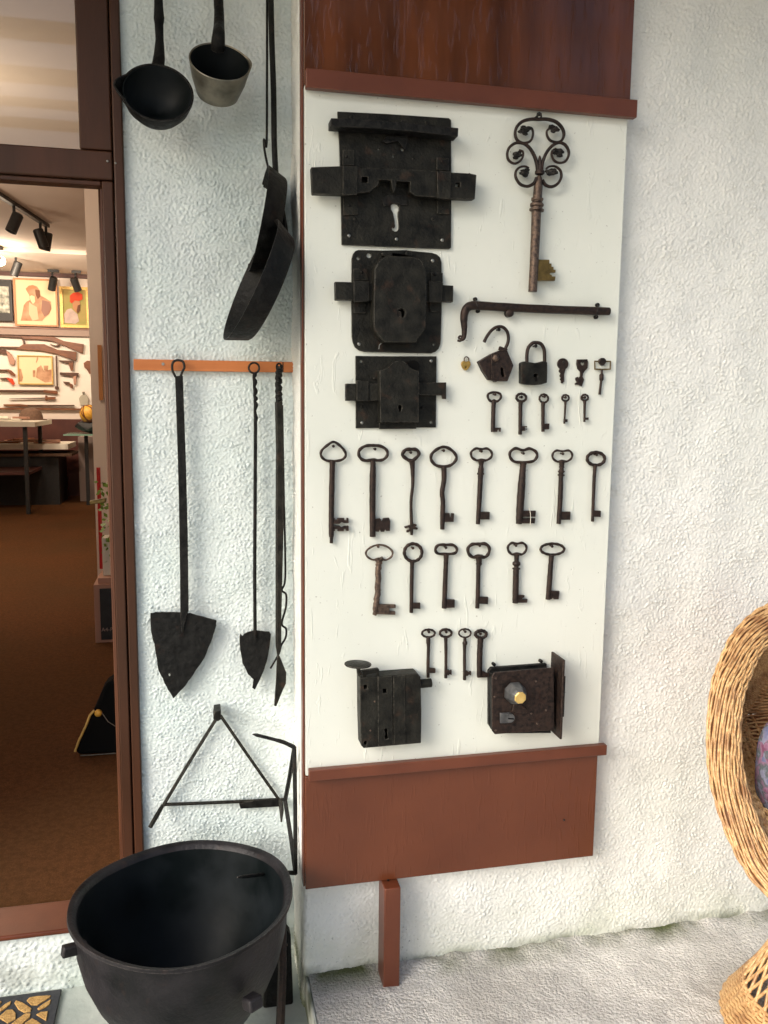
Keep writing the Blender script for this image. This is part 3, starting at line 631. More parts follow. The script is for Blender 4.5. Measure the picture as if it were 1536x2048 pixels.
T.part('bolt', plate(BM(), [(90, 542), (320, 534), (930, 562), (1225, 585), (1365, 592), (1372, 586), (1380, 594), (1428, 604), (1415, 800), (1370, 803), (1225, 796), (935, 776), (886, 742), (892, 662), (782, 655), (774, 720), (758, 745), (744, 715), (738, 650), (640, 643), (632, 690), (560, 745), (340, 765), (100, 757)], -.014, -.032,
    [[(502, 618), (550, 620), (548, 668), (500, 666)], [(1258, 666), (1298, 668), (1296, 704), (1256, 702)]], FE, ref=-.032), MIRON2, bevel=.0015)
for q in ([(345, 530), (466, 536), (462, 768), (345, 770)], [(1108, 570), (1222, 578), (1220, 800), (1112, 796)]):
    T.part('strap', plate(BM(), q, -.032, -.037, (), FE, ref=-.036), MIRON2, bevel=.0012)
for q in ([(345, 400), (440, 404), (442, 530), (345, 528)], [(1105, 462), (1205, 470), (1205, 572), (1105, 566)], [(348, 772), (470, 770), (470, 925), (352, 932)], [(1108, 800), (1212, 806), (1210, 922), (1108, 920)]):
    T.part('strap_foot', plate(BM(), q, -.0062, -.010, (), FE), MIRON2, bevel=.0012)
T.part('latch_lever', plate(BM(), [(820, 160), (870, 165), (872, 330), (850, 400), (790, 330), (700, 350), (665, 330), (700, 290), (820, 290)], -.0065, -.014, (), FE), MIRON, bevel=.001)
T.part('lever_hump', plate(BM(), [(660, 800), (700, 765), (860, 770), (870, 850), (810, 850), (800, 835), (735, 835), (725, 850), (680, 860)], -.0065, -.010, (), FE), MIRON, bevel=.001)
rivets(T, FE, [(413, 140), (1022, 183), (445, 965), (1075, 965), (920, 480), (700, 325)], -.006, 3.6, MIRON2)
rivets(T, FE, [(375, 455), (1150, 500), (397, 855), (1147, 870)], -.010, 3.0, MIRON, dome=.003)
rivets(T, FE, [(396, 1097), (1150, 1133), (780, 1125)], -.006, 3.4, MSTEEL, 'screw')

T = Thing('door_lock', 'middle lock with rounded back plate and tall eight sided cover', 'lock', U(*FF(740, 1040), Y=-.004), 'antique door locks mounted on the board')
T.part('back_plate', plate(BM(), [(370, 46), (620, 52), (830, 48), (890, 56), (1075, 74), (1120, 88), (1152, 116), (1168, 165), (1172, 500), (1162, 900), (1156, 955), (1140, 995), (1112, 1024), (1070, 1040), (740, 1033), (430, 1026), (375, 1012), (335, 980), (316, 935), (306, 880), (303, 500), (305, 130), (318, 85), (340, 58)], -.0005, -.006,
    [circ(365, 128, 15, 15, 12), circ(470, 100, 23, 24, 14), circ(1092, 957, 10, 11, 10)], FF), MIRON2, bevel=.001)
T.part('cover', plate(BM(), [(630, 102), (900, 112), (940, 125), (985, 170), (1010, 225), (1022, 280), (1022, 560), (1015, 790), (985, 850), (935, 905), (930, 942), (612, 938), (590, 905), (555, 870), (525, 820), (510, 770), (514, 500), (522, 230), (540, 190), (575, 140)], -.0065, -.040,
    [circ(780, 655, 34, 42, 14)], FF, ref=-.038), MIRON2, bevel=.0025)
T.part('keyhole', disc(BM(), FF(780, 655), -.016, -.018, 9, 16), MHOLE)
T.part('keyhole_pin', plate(BM(), [(735, 630), (776, 640), (780, 700), (740, 680)], -.017, -.039, (), FF, ref=-.038), MIRON2)
T.part('bolt', plate(BM(), [(145, 352), (520, 362), (520, 532), (148, 527)], -.007, -.022, (), FF), MIRON2, bevel=.001)
T.part('bolt', plate(BM(), [(1000, 372), (1282, 390), (1278, 548), (1000, 545)], -.007, -.022, (), FF), MIRON2, bevel=.001)
T.part('strap', plate(BM(), [(322, 336), (480, 342), (480, 545), (322, 552)], -.0222, -.0265, (), FF), MIRON2, bevel=.002)
T.part('strap', plate(BM(), [(1042, 340), (1185, 358), (1176, 552), (1046, 552)], -.0222, -.0265, (), FF), MIRON2, bevel=.002)
for q in ([(322, 225), (460, 225), (462, 338), (322, 336)], [(322, 552), (440, 550), (440, 655), (326, 655)], [(1065, 262), (1180, 268), (1180, 358), (1065, 350)], [(1050, 552), (1168, 552), (1165, 640), (1060, 640)]):
    T.part('strap_foot', plate(BM(), q, -.0062, -.010, (), FF), MIRON2, bevel=.001)
rivets(T, FF, [(400, 262), (1100, 280), (797, 392)], -.0105, 3.2, MIRON, dome=.003)
rivets(T, FF, [(1082, 150), (375, 950), (397, 602)], -.006, 3.6, MSTEEL, 'screw')
T.part('top_clip', plate(BM(), [(590, 75), (700, 70), (700, 100), (820, 95), (830, 62), (880, 62), (885, 108), (600, 104)], -.0065, -.016, (), FF), MIRON2, bevel=.001)
T.part('wire_clip', tube(BM(), wrp([(565, 1000), (570, 960), (598, 935), (600, 920)], -.012, FF), .0009, 6), MSTEEL)

T = Thing('door_lock', 'smallest of the three stacked locks, square plate with arched cover', 'lock', U(*FF(740, 1760), Y=-.004), 'antique door locks mounted on the board')
T.part('back_plate', plate(BM(), [(342, 1064), (740, 1068), (1120, 1068), (1117, 1400), (1114, 1752), (740, 1756), (345, 1760), (343, 1400)], -.0005, -.005,
    [circ(395, 1118, 12, 12, 12), circ(1065, 1703, 12, 12, 12)], FF), MIRON2, bevel=.0008)
T.part('cover', plate(BM(), [(572, 1205), (600, 1200), (650, 1178), (690, 1140), (725, 1118), (762, 1110), (800, 1118), (828, 1138), (862, 1175), (900, 1198), (945, 1212), (946, 1450), (944, 1702), (580, 1702), (575, 1450)], -.0055, -.034,
    [circ(765, 1558, 15, 20, 12) and [(750, 1545), (765, 1535), (782, 1542), (786, 1560), (780, 1575), (776, 1600), (760, 1602), (756, 1580), (748, 1565)]], FF, ref=-.032), MIRON2, bevel=.0018)
T.part('keyhole', disc(BM(), FF(767, 1568), -.012, -.014, 8, 16), MHOLE)
T.part('cover_foot', plate(BM(), [(570, 1706), (925, 1706), (925, 1764), (570, 1768)], -.0055, -.012, (), FF), MIRON2, bevel=.001)
T.part('bolt', plate(BM(), [(247, 1330), (570, 1330), (570, 1495), (247, 1497)], -.007, -.017, (), FF), MIRON2, bevel=.001)
T.part('bolt', plate(BM(), [(947, 1322), (1213, 1318), (1213, 1480), (1182, 1478), (1178, 1444), (947, 1440)], -.007, -.018, (), FF), MIRON2, bevel=.001)
T.part('strap', plate(BM(), [(350, 1298), (470, 1302), (470, 1500), (352, 1500)], -.0172, -.021, (), FF), MIRON2, bevel=.0015)
T.part('cam', disc(BM(), FF(900, 1165), -.0055, -.016, 12, 20), MHOLE)  # black disc stands in for the dark of a round hole
rivets(T, FF, [(522, 1283), (527, 1480), (985, 1560), (748, 1168), (735, 1360), (400, 1550)], -.0065, 2.6, MIRON2, dome=.002)
rivets(T, FF, [(1067, 1113), (403, 1707)], -.005, 3.2, MSTEEL, 'screw')

# rim lock with thumb lever, bottom left
T = Thing('rim_lock', 'dark rim lock with thumb lever on top, bottom left of the board', 'lock', U(*FD(330, 700), Y=-.02))
CS = T.part('case', plate(BM(), [(165, 318), (300, 306), (478, 293), (497, 312), (502, 500), (500, 676), (340, 690), (185, 704), (172, 690), (166, 520)], -.0005, -.038,
    [[(184, 358), (204, 356), (206, 378), (186, 380)], [(288, 376), (310, 375), (312, 400), (290, 402)], circ(195, 675, 9, 11, 10), [(296, 600), (306, 592), (316, 600), (314, 618), (320, 650), (304, 656), (298, 640), (304, 622)]], FD, ref=-.038), MIRON2, bevel=.0018)
T.part('hollow', plate(BM(), [(175, 330), (320, 320), (330, 680), (190, 692)], -.008, -.020, (), FD, ref=-.038), MHOLE, CS)
for a, c_ in ((262, 340), (348, 410)):
    b = plate(BM(), [(a, 312 - (a - 262) * .05), (c_, 306 - (a - 262) * .05), (c_ + 4, 684 - (a - 262) * .08), (a + 2, 694 - (a - 262) * .08)], -.0385, -.0405, [] if a > 300 else [[(288, 376), (310, 375), (312, 400), (290, 402)], [(296, 600), (306, 592), (316, 600), (314, 618), (320, 650), (304, 656), (298, 640), (304, 622)]], FD, ref=-.0395)
    T.part('raised_band', b, MIRON2, bevel=.0007)
rivets(T, FD, [(222, 607), (362, 362), (246, 448)], -.039, 2.0, MRUST2, 'screw', s=2.7)
c = U(*FD(153, 243), Y=-.06); b = BM(); lathe(b, [(0, .0035), (.020, .0035), (.0285, .0015), (.029, 0), (.0275, -.002), (.012, -.004), (0, -.004)], c, (0.04, .02, 1), 32); T.part('thumb_piece', b, MIRON2)
T.part('lever_stem', tube(BM(), [c, U(*FD(158, 290), Y=-.05), U(*FD(170, 292), Y=-.045)], .0045, 8), MIRON2)
T.part('lever_arm', plate(BM(), [(150, 278), (262, 264), (269, 270), (270, 322), (256, 322), (254, 290), (200, 298), (196, 316), (176, 316), (176, 300), (152, 306)], -.024, -.034, (), FD, ref=-.03), MIRON2, bevel=.001)
b = BM(); pa, pb = U(*FD(490, 350), Y=-.022), U(*FD(556, 344), Y=-.022); tube(b, [pa, pb], .0098, 20); T.part('latch_bolt', b, MIRON2, bevel=.0008)
T.part('fixing_nut', disc(BM(), FD(428, 289), -.004, -.012, 4, 8), MIRON)

# lock with brass centred knob, bottom right
T = Thing('rim_lock', 'boxy lock with octagonal brass centred knob and upright face plate', 'lock', U(*FD(1050, 625), Y=-.02))
T.part('case', plate(BM(), [(870, 280), (885, 262), (1190, 240), (1192, 600), (1110, 606), (905, 600), (884, 596), (870, 575)], -.0005, -.010, (), FD), MIRON, bevel=.001)
T.part('case_core', plate(BM(), [(878, 290), (1190, 262), (1190, 600), (885, 602)], -.010, -.043, (), FD, ref=-.02), MIRON, bevel=.001)
T.part('cover_plate', plate(BM(), [(888, 310), (902, 288), (1050, 276), (1228, 262), (1232, 605), (1110, 612), (905, 628), (890, 610)], -.0435, -.048, (), FD, ref=-.048), MRUST, bevel=.0012)
xs = U(*FD(1240, 400), Y=-.03).x
zt_, zb_ = U(*FD(1253, 222), Y=-.066).z, U(*FD(1243, 657), Y=-.066).z
b = BM(); box(b, xs - .0025, xs + .0025, -.066, -.001, zb_, zt_); T.part('face_plate', b, MRUST, bevel=.0008)
b = BM(); box(b, xs + .003, xs + .008, -.060, -.03, zb_ + .05, zt_ - .04); T.part('strike_bolt', b, MIRON, bevel=.0008)
cK = U(*FD(1006, 392), Y=-.048); mk2 = sc(*FD(1006, 392), -.05) / 2.743
b = BM(); lathe(b, [(52 * mk2, 0), (62 * mk2, .006), (62 * mk2, .014), (50 * mk2, .030), (38 * mk2, .040), (0, .040)], cK, (0, -1, 0), 8, up=(.38, 0, .92)); KN = T.part('knob', b, MPOTG, ang=20, bevel=.0015)
b = BM(); lathe(b, [(34 * mk2, .0402), (34 * mk2, .042), (30 * mk2, .0435), (0, .044)], cK, (0, -1, 0), 8, up=(.38, 0, .92)); T.part('knob_face', b, MGOLD, KN, ang=20)
KC = T.part('key_cylinder', disc(BM(), FD(990, 540), -.048, -.060, 9, 24), MPOTG, ang=40)
T.part('cylinder_slot', plate(BM(), [(978, 538), (1008, 540), (1008, 546), (978, 544)], -.0602, -.0612, (), FD, ref=-.061), MHOLE, KC)
T.part('cylinder_block', plate(BM(), [(935, 512), (985, 512), (985, 566), (935, 568)], -.0482, -.054, (), FD), MPOTG, bevel=.001)
T.part('drop_cover', plate(BM(), [(1008, 462), (1050, 468), (1086, 488), (1082, 512), (1030, 512), (1000, 500)], -.0482, -.052, (), FD), MRUST, bevel=.001)
rivets(T, FD, [(910, 322), (1130, 336), (904, 422), (908, 606), (1138, 568), (1104, 514), (1185, 495)], -.048, 2.4, MRUST2, 'screw')
for p in ((902, 246), (1160, 228)): T.part('fixing_nut', disc(BM(), FD(*p), -.004, -.014, 3.5, 8), MIRON)

# ================================================================ BENT BAR, PADLOCKS
T = Thing('bolt_handle', 'long round iron door bar with bent scroll ended handle', 'bolt', U(*FC(700, 240), Y=-.014))
mc = sc(1060, 615, -.014) / 4.151
pp = [(168, 440, 10), (178, 452, 13), (192, 446, 17), (200, 420, 20), (202, 360, 24), (198, 290, 30), (204, 230, 33), (225, 190, 35), (262, 172, 36), (330, 172, 36), (600, 188, 35), (1000, 206, 34), (1370, 218, 34), (1395, 219, 27)]
sp = spline(pp, 6)
T.part('bar', tube(BM(), wrp([(p.x, p.y) for p in sp], -.014, FC), [p.z * mc * (1 + .02 * math.sin(i * 1.3)) for i, p in enumerate(sp)], 16), MRUST, ang=60)
th = [i * .35 for i in range(20)]
T.part('scroll_tip', tube(BM(), wrp([(166 + (6 + 1.1 * t * 3) * math.cos(t + 2.0), 440 + (6 + 1.1 * t * 3) * math.sin(t + 2.0)) for t in th], -.014, FC), 9 * mc, 8), MRUST)
T.part('lug', disc(BM(), FC(582, 232), -.004, -.018, 8, 16, .003), MRUST)
for p in ((295, 117), (318, 215), (1312, 165), (1300, 265)):
    T.part('staple_end', disc(BM(), FC(*p), -.0005, -.007, 4.0, 10, .003), MIRON)
for a, c_ in (((295, 117), (318, 215)), ((1312, 165), (1300, 265))):
    m0 = ((a[0] + c_[0]) / 2, (a[1] + c_[1]) / 2)
    T.part('staple', tube(BM(), [U(*FC(*a), Y=-.004), U(*FC(a[0], a[1] + 12), Y=-.018), U(*FC(*m0), Y=-.0245), U(*FC(c_[0], c_[1] - 12), Y=-.018), U(*FC(*c_), Y=-.004)], .0013, 6), MIRON)
T = Thing('padlock', 'open pentagonal padlock with swung shackle under the bent bar', 'padlock', U(*FC(480, 800), Y=-.01))
T.part('body', plate(BM(), [(322, 637), (430, 572), (545, 524), (560, 545), (612, 668), (562, 800), (480, 798), (465, 806), (450, 795), (405, 786), (360, 715)], -.002, -.018,
    [[(502, 690), (515, 684), (528, 694), (528, 715), (540, 760), (520, 766), (506, 740), (508, 716)]], FC, ref=-.018), MRUST, bevel=.0012)
T.part('keyhole', disc(BM(), FC(518, 725), -.006, -.008, 9, 12), MHOLE)
T.part('strap', plate(BM(), [(425, 576), (445, 568), (445, 788), (425, 788)], -.0182, -.0200, (), FC, ref=-.018), MRUST, bevel=.0006)
T.part('boss', disc(BM(), FC(465, 605), -.018, -.021, 7.5, 20, .004), MRUST2)
T.part('swing_plate', plate(BM(), [(488, 512), (496, 508), (560, 530), (556, 545), (510, 545), (480, 540)], -.0184, -.0205, (), FC, ref=-.018), MRUST, bevel=.0005)
sp = spline([(*p, 0) for p in [(366, 474), (388, 430), (425, 380), (470, 350), (520, 350), (556, 385), (568, 440), (560, 490), (535, 540)]], 6)
T.part('shackle', tube(BM(), wrp([(p.x, p.y) for p in sp], -.010, FC), 13.5 * mc, 12), MRUST, ang=60)
nail(FC(490, 370), 3.6, -.014)
T = Thing('padlock', 'closed upright padlock with arched shackle right of the open padlock', 'padlock', U(*FC(785, 830), Y=-.01))
T.part('body', plate(BM(), [(677, 650), (690, 640), (705, 634), (745, 640), (790, 648), (835, 640), (875, 630), (893, 642), (893, 720), (890, 812), (840, 826), (785, 832), (720, 826), (677, 815)], -.002, -.020,
    [circ(795, 752, 17, 16, 14) + []], FC, ref=-.020), MIRON2, bevel=.002)
T.part('keyhole', disc(BM(), FC(795, 760), -.006, -.008, 9, 12), MHOLE)
T.part('keyhole_slot', plate(BM(), [(786, 764), (804, 764), (808, 800), (790, 800)], -.0202, -.0206, (), FC, ref=-.020), MHOLE)
T.part('stamp', plate(BM(), [(776, 690), (812, 692), (810, 697), (776, 695)], -.0202, -.0208, (), FC, ref=-.020), MIRON)
sp = spline([(*p, 0) for p in [(722, 650), (722, 580), (732, 525), (765, 485), (800, 478), (838, 490), (862, 530), (868, 580), (868, 650)]], 6)
T.part('shackle', tube(BM(), wrp([(p.x, p.y) for p in sp], -.011, FC), 15 * mc, 12), MRUST, ang=60)
nail(FC(795, 505), 3.8, -.014)
T = Thing('padlock', 'tiny golden heart shaped padlock left of the open padlock', 'padlock', U(*FC(210, 708), Y=-.005))
T.part('body', plate(BM(), [(210, 708), (190, 690), (180, 660), (183, 640), (196, 630), (218, 636), (242, 630), (254, 640), (256, 662), (240, 692), (222, 708)], -.001, -.008, [circ(217, 682, 6, 9, 8)], FC), MBRASS, bevel=.0012)
T.part('keyhole', disc(BM(), FC(217, 680), -.003, -.004, 3, 10), MHOLE)
sp = spline([(*p, 0) for p in [(202, 636), (202, 612), (212, 598), (226, 598), (238, 612), (238, 636)]], 5)
T.part('shackle', tube(BM(), wrp([(p.x, p.y) for p in sp], -.0045, FC), 5 * mc, 8), MRUST2)

# nails: parts of the board
for (px, r, yy, m_) in NAILS:
    c = U(*px, Y=yy); R = sc(*px, yy) * r; b = BM(); lathe(b, [(R * .55, -(-.001 - yy)), (R * .55, 0), (R, 0), (R * .9, .0012), (0, .0018)], c, (0, -1, 0), 10)
    BD.part('nail', b, m_, ang=50)

# ================================================================ RECESSED WALL: RACK AND HEARTH TOOLS
T = Thing('tool_rail', 'flat orange pine strip across the recessed wall holding the hearth tools', 'rail', (.05, .22, 1.395))
T.part('rail_strip', plate(BM(), [(267, 718), (430, 721), (590, 724), (589, 745), (430, 743), (267, 740)], YL - .001, YL - .014, (), None), MORANGE, bevel=.001)
T.part('rail_screw', disc(BM(), (326, 728), YL - .015, YL - .0155, 3, 10), MSTEEL); T.part('rail_joint', plate(BM(), [(565, 724), (567, 724), (567, 744), (565, 744)], YL - .0142, YL - .0147), MFRAME)
def ragged(pts, amp, n=5):
    out = []
    for i in range(len(pts)):
        a, b = pts[i], pts[(i + 1) % len(pts)]
        for k in range(n):
            t = k / n; out.append((a[0] + (b[0] - a[0]) * t + (random.uniform(-amp, amp) if k else 0), a[1] + (b[1] - a[1]) * t + (random.uniform(-amp, amp) if k else 0)))
    return out
FH = frame(120, 680, 2.768); YT = YL - .022
mh = sc(380, 1000, YT) / 2.768
T = Thing('fire_shovel', 'large black shovel with broad pointed blade hanging from the rail', 'shovel', U(*FH(628, 1985), Y=YT), 'hearth tools hanging from the orange rail')
T.part('blade', plate(BM(), ragged([(500, 1512), (560, 1506), (665, 1508), (720, 1512), (865, 1552), (866, 1580), (845, 1650), (800, 1760), (740, 1850), (680, 1930), (628, 1986), (590, 1920), (545, 1830), (525, 1700), (505, 1620)], 2.4, 4), YT + .002, YT - .002, [circ(606, 1855, 5, 9, 8)], FH), MIRON, bevel=.0008)
T.part('handle', plate(BM(), [(636, 200), (680, 196), (684, 300), (698, 700), (708, 1100), (712, 1500), (700, 1530), (680, 1620), (672, 1620), (666, 1530), (664, 1300), (658, 900), (650, 600), (640, 300)], YT - .002, YT - .009, (), FH), MIRON, bevel=.0015)
sp = spline([(*p, 0) for p in [(640, 205), (622, 165), (625, 125), (650, 112), (680, 120), (688, 150), (678, 175), (668, 200)]], 6)
T.part('hook_ring', tube(BM(), wrp([(p.x, p.y) for p in sp], YT - .006, FH), 6.5 * mh, 8), MIRON)
T = Thing('fire_shovel', 'small narrow shovel with chipped tip hanging from the rail', 'shovel', U(*FH(1080, 1930), Y=YT), 'hearth tools hanging from the orange rail')
T.part('blade', plate(BM(), ragged([(994, 1640), (1000, 1628), (1012, 1640), (1020, 1626), (1075, 1608), (1160, 1616), (1168, 1630), (1160, 1700), (1145, 1780), (1120, 1850), (1080, 1936), (1064, 1926), (1072, 1880), (1040, 1850), (1010, 1790), (998, 1720)], 1.6, 3), YT + .002, YT - .002, (), FH), MIRON, bevel=.0006)
b = BM(); pts = spline([(1075, 185, 0), (1080, 300, 0), (1082, 430, 0), (1080, 900, 0), (1078, 1300, 0), (1080, 1600, 0), (1082, 1650, 0)], 14)
tube(b, wrp([(p.x + (3 * math.sin(i * 1.15) if p.y < 450 else 0), p.y) for i, p in enumerate(pts)], YT - .004, FH), [(11 if p.y < 450 else 10.5) * mh * (1 + (.22 * math.sin(i * 1.15) if p.y < 450 else 0)) for i, p in enumerate(pts)], 8)
T.part('handle', b, MIRON, ang=60)
T.part('hook_ring', tube(BM(), wrp(circ(1074, 155, 29, 29, 20), YT - .004, FH), 5.5 * mh, 8, True), MIRON)
T = Thing('fire_tongs', 'long edge-on hearth tongs with twisted grip at right end of the rail', 'tongs', U(*FH(1195, 2035), Y=YT), 'hearth tools hanging from the orange rail')
b = BM(); pts = spline([(1214, 150, 0), (1208, 200, 0), (1208, 290, 0), (1210, 350, 0)], 14)
tube(b, wrp([(p.x + 5 * math.sin(i * 1.1), p.y) for i, p in enumerate(pts)], YT - .02, FH), [17 * mh * (1 + .2 * math.sin(i * 1.1)) for i in range(len(pts))], 8); T.part('twisted_grip', b, MIRON, ang=60)
b = BM(); plate(b, [(1192, 340), (1230, 340), (1236, 600), (1240, 900), (1236, 1100), (1226, 1500), (1224, 1700), (1206, 1760), (1196, 1700), (1196, 1000), (1198, 600)], YT - .012, YT - .035, (), FH, ref=YT - .03); T.part('arm', b, MIRON2, bevel=.003)
b = BM(); plate(b, [(1205, 1740), (1222, 1765), (1256, 1850), (1254, 1910), (1235, 1950), (1200, 2038), (1188, 2035), (1198, 1900)], YT - .012, YT - .020, (), FH, ref=YT - .03); T.part('spoon_end', b, MIRON2, bevel=.001)
sp = spline([(*p, 0) for p in [(1230, 360), (1238, 800), (1246, 1150), (1246, 1330), (1228, 1385), (1252, 1410), (1250, 1480), (1228, 1570), (1252, 1600), (1248, 1650), (1225, 1690), (1210, 1740), (1165, 1818)]], 6)
T.part('thin_arm', tube(BM(), wrp([(p.x, p.y) for p in sp], YT - .010, FH), 6 * mh, 6), MIRON, ang=60)
T.part('hook_ring', tube(BM(), wrp(circ(1212, 150, 14, 20, 14), YT - .02, FH), 5 * mh, 6, True), MIRON)

# ---- trivets
FT = frame(80, 1380, 2.743); YV = YL - .014; mt = sc(430, 1550, YV) / 2.743
T = Thing('iron_trivet', 'triangular iron trivet hung flat on the wall above the cauldron', 'trivet', U(*FT(600, 765), Y=YV), 'pair of iron trivets above the cauldron')
for a, c_ in (((972, 150), (672, 640)), ((990, 140), (1310, 600)), ((685, 628), (1340, 600))):
    sp = spline([(*a, 0), ((a[0] + c_[0]) / 2 + random.uniform(-3, 3), (a[1] + c_[1]) / 2 + random.uniform(-3, 3), 0), (*c_, 0)], 6)
    T.part('bar', tube(BM(), wrp([(p.x, p.y) for p in sp], YV, FT), 9.5 * mt, 6), MIRON2, ang=40)
T.part('leg', plate(BM(), [(955, 108), (992, 102), (992, 150), (975, 160), (950, 150)], YV + .004, YV - .045, (), FT, ref=YV - .03), MIRON2, bevel=.0015)
T.part('leg', tube(BM(), [U(*FT(672, 635), Y=YV), U(*FT(640, 690), Y=YV - .03), U(*FT(604, 752), Y=YV - .05)], [11 * mt, 13 * mt, 12 * mt], 7), MIRON2)
T.part('leg', tube(BM(), [U(*FT(1318, 600), Y=YV), U(*FT(1326, 660), Y=YV - .02), U(*FT(1324, 725), Y=YV - .03)], [14 * mt, 13 * mt, 5 * mt], 7), MIRON2)
T.part('plate', plate(BM(), [(1092, 625), (1200, 602), (1318, 596), (1316, 640), (1100, 652)], YV + .002, YV - .004, (), FT), MIRON, bevel=.0008)
# the second hangs on the reveal, seen from its edge; its legs point left
XR = XC - .012
T = Thing('iron_trivet', 'iron trivet seen edge-on at the wall corner with prongs pointing left', 'trivet', U(*FT(1385, 940), X=XR), 'pair of iron trivets above the cauldron')
def ur(x, y, dx=0): return U(*FT(x, y), X=XR - dx)
top = Vector((XR, .10, U(*FT(1384, 275), X=XR).z)); bot = Vector((XR, .085, U(*FT(1386, 930), X=XR).z))
mid = Vector((XR - .02, .19, U(*FT(1345, 605), Y=.19).z)); mid.x = U(*FT(1345, 605), Y=.19).x
for a, c_ in ((top, mid), (mid, bot), (top, bot)): T.part('bar', tube(BM(), [a, (a + c_) / 2 + Vector((.001, 0, 0)), c_], .0052, 7), MIRON, ang=40)
for px, a, yy in (((1166, 242), top, .10), ((1082, 1028), bot, -.05)):
    e = U(*FT(*px), Y=yy); m1 = a.lerp(e, .35) + Vector((0, 0, .004))
    T.part('leg', tube(BM(), spline([a, a + (e - a) * .12 + Vector((0, 0, .002)), m1, e], 5), [.0052] * 6 + [.0048] * 5 + [.004] * 4 + [.0015], 7), MIRON, ang=40)

# ---- ladles
def ladle(label, px, Yc, rpx, ax_el, ax_az, prof, m, handle, spout, hm, spk=.2):
    c = U(*px, Y=Yc); s = sc(*px, Yc); T = Thing('melting_ladle', label, 'ladle', c, 'iron ladles hanging at the top of the recessed wall')
    a = Vector((math.sin(ax_az) * math.cos(ax_el), -math.cos(ax_az) * math.cos(ax_el), math.sin(ax_el))); R = rpx * s
    b = BM(); out = [(r * R, h * R) for r, h in prof]; rings = lathe(b, out, c, a, 56, up=(0, 0, 1))
    e1 = Vector((0, 0, 1)); e1 = (e1 - a * e1.dot(a)).normalized(); e2 = a.cross(e1)
    if spout is not None:
        sd_ = (e1 * math.cos(spout) + e2 * math.sin(spout)).normalized()
        for v in b.verts:
            d = v.co - c; h = d.dot(a); rad = d - a * h
            if rad.length > .3 * R and h > -.75 * R:
                k = max(0, (rad.normalized().dot(sd_) - .92) / .08); v.co += sd_ * R * spk * k * max(0, 1 + h / R / .75)
    T.part('bowl', b, m, ang=55)
    ni = next(i for i in range(1, len(prof)) if prof[i][0] > .9 and prof[i][1] > -.03); b = BM(); lathe(b, [(r * R * .985, h * R + .0012) for r, h in prof[:ni]] + [(prof[ni][0] * R * .992, -.002)], c, a, 56, up=(0, 0, 1)); T.part('lining', b, MSOOTSHADE, ang=55)
    b = BM(); base = c + e1 * R * .93 - a * R * .06
    P = [base - a * R * .12 - e1 * .02 * 0] + [U(*p[:2], Y=p[3]) for p in handle]; rr = [handle[0][2] * s * 1.15] + [p[2] * s for p in handle]
    tube(b, spline(P, 6), np.interp(np.linspace(0, len(P) - 1, (len(P) - 1) * 6 + 1), range(len(P)), rr).tolist(), 12, flat=.6); T.part('handle', b, hm, ang=60)
cup = lambda d, br, th: [(.02, -d + th), (br * .8, -d + th), (br - .02, -d + th * 1.6), ((br + 1) / 2 - th * .3, -d * .45), (1 - th, -.02), (1 - th * .5, 0), (1, -.02), ((br + 1) / 2 + .03 + th * .4, -d * .5), (br + .02, -d + .02), (br * .8, -d - th * .2), (.02, -d - th * .2)]
bowlp = [(.02, -.86), (.35, -.80), (.62, -.62), (.82, -.35), (.93, -.05), (.955, 0), (1, -.005), (.985, -.10), (.89, -.40), (.69, -.70), (.40, -.89), (.02, -.95)]
ladle('round iron ladle with pouring spout beside the door frame', (315, 184), .10, 71, math.radians(25), math.radians(2), bowlp, MIRON, [(318, 118, 12, .15), (319, 80, 8.5, .17), (318, 50, 9, .18), (318, 36, 11, .185), (317, 0, 9, .19), (316, -120, 9, .20)], math.radians(82), MIRON)
ladle('straight sided ladle with dull metal outside, right of the spouted ladle', (440, 122), .10, 61, math.radians(37), math.radians(4), cup(1.2, .68, .05), MALU, [(437, 72, 13, .13), (438, 50, 11, .16), (438, 20, 10, .18), (437, 0, 10, .185), (436, -120, 10, .20)], math.radians(-80), MIRON, .07)

# ---- frying pans hung edge-on by the corner
def pan(label, px, Yc, R, major, minor_deg, depth, handle, flip=1, hr=.0055):
    c = U(*px, Y=Yc); view = (CAM - c).normalized(); mj = (RT * major[0] - UP * major[1]); mj = (mj - view * mj.dot(view)).normalized()
    side = mj.cross(view).normalized()
    if side.dot(RT) > 0: side = -side
    e = math.radians(minor_deg); a = (side * math.cos(e) + view * math.sin(e)).normalized()
    T = Thing('frying_pan', label, 'frying pan', c, 'frying pans hanging in the wall corner')
    b = BM(); lathe(b, [(.002, -depth + .003), (R * .80, -depth + .003), (R * .84, -depth + .006), (R * .975, -.001), (R * .985, 0), (R, 0), (R * 1.0, -.002), (R * .86, -depth + .004), (R * .82, -depth), (.002, -depth)], c, a, 72)
    T.part('dish', b, MIRON, ang=40)
    for q in handle:
        pts = spline([Vector(v) for v in q[0]], 6); T.part('handle', tube(BM(), pts, q[1], 8, flat=1), MIRON, ang=60)
    return T, c, a, mj
h = [U(565, 452, Y=.12), U(556, 400, Y=.12), U(549, 300, Y=.15), U(547, 180, Y=.17), U(543, 60, Y=.19), U(540, -120, Y=.20)]
pan('deep frying pan tilted out from the corner, nearer of the two', (500, 560), .06, .134, (-103, 232), 7, .048, [(h, .0062), ([U(547, 440, Y=.105), U(545, 400, Y=.115), U(551, 372, Y=.125)], .004), ([U(574, 470, Y=.10), U(563, 405, Y=.115), U(552, 370, Y=.125)], .004)])
h2 = [U(536, 335, Y=.185), U(529, 300, Y=.19), U(528, 278, Y=.19), U(533, 288, Y=.19), U(534, 150, Y=.2), U(534, -120, Y=.205)]
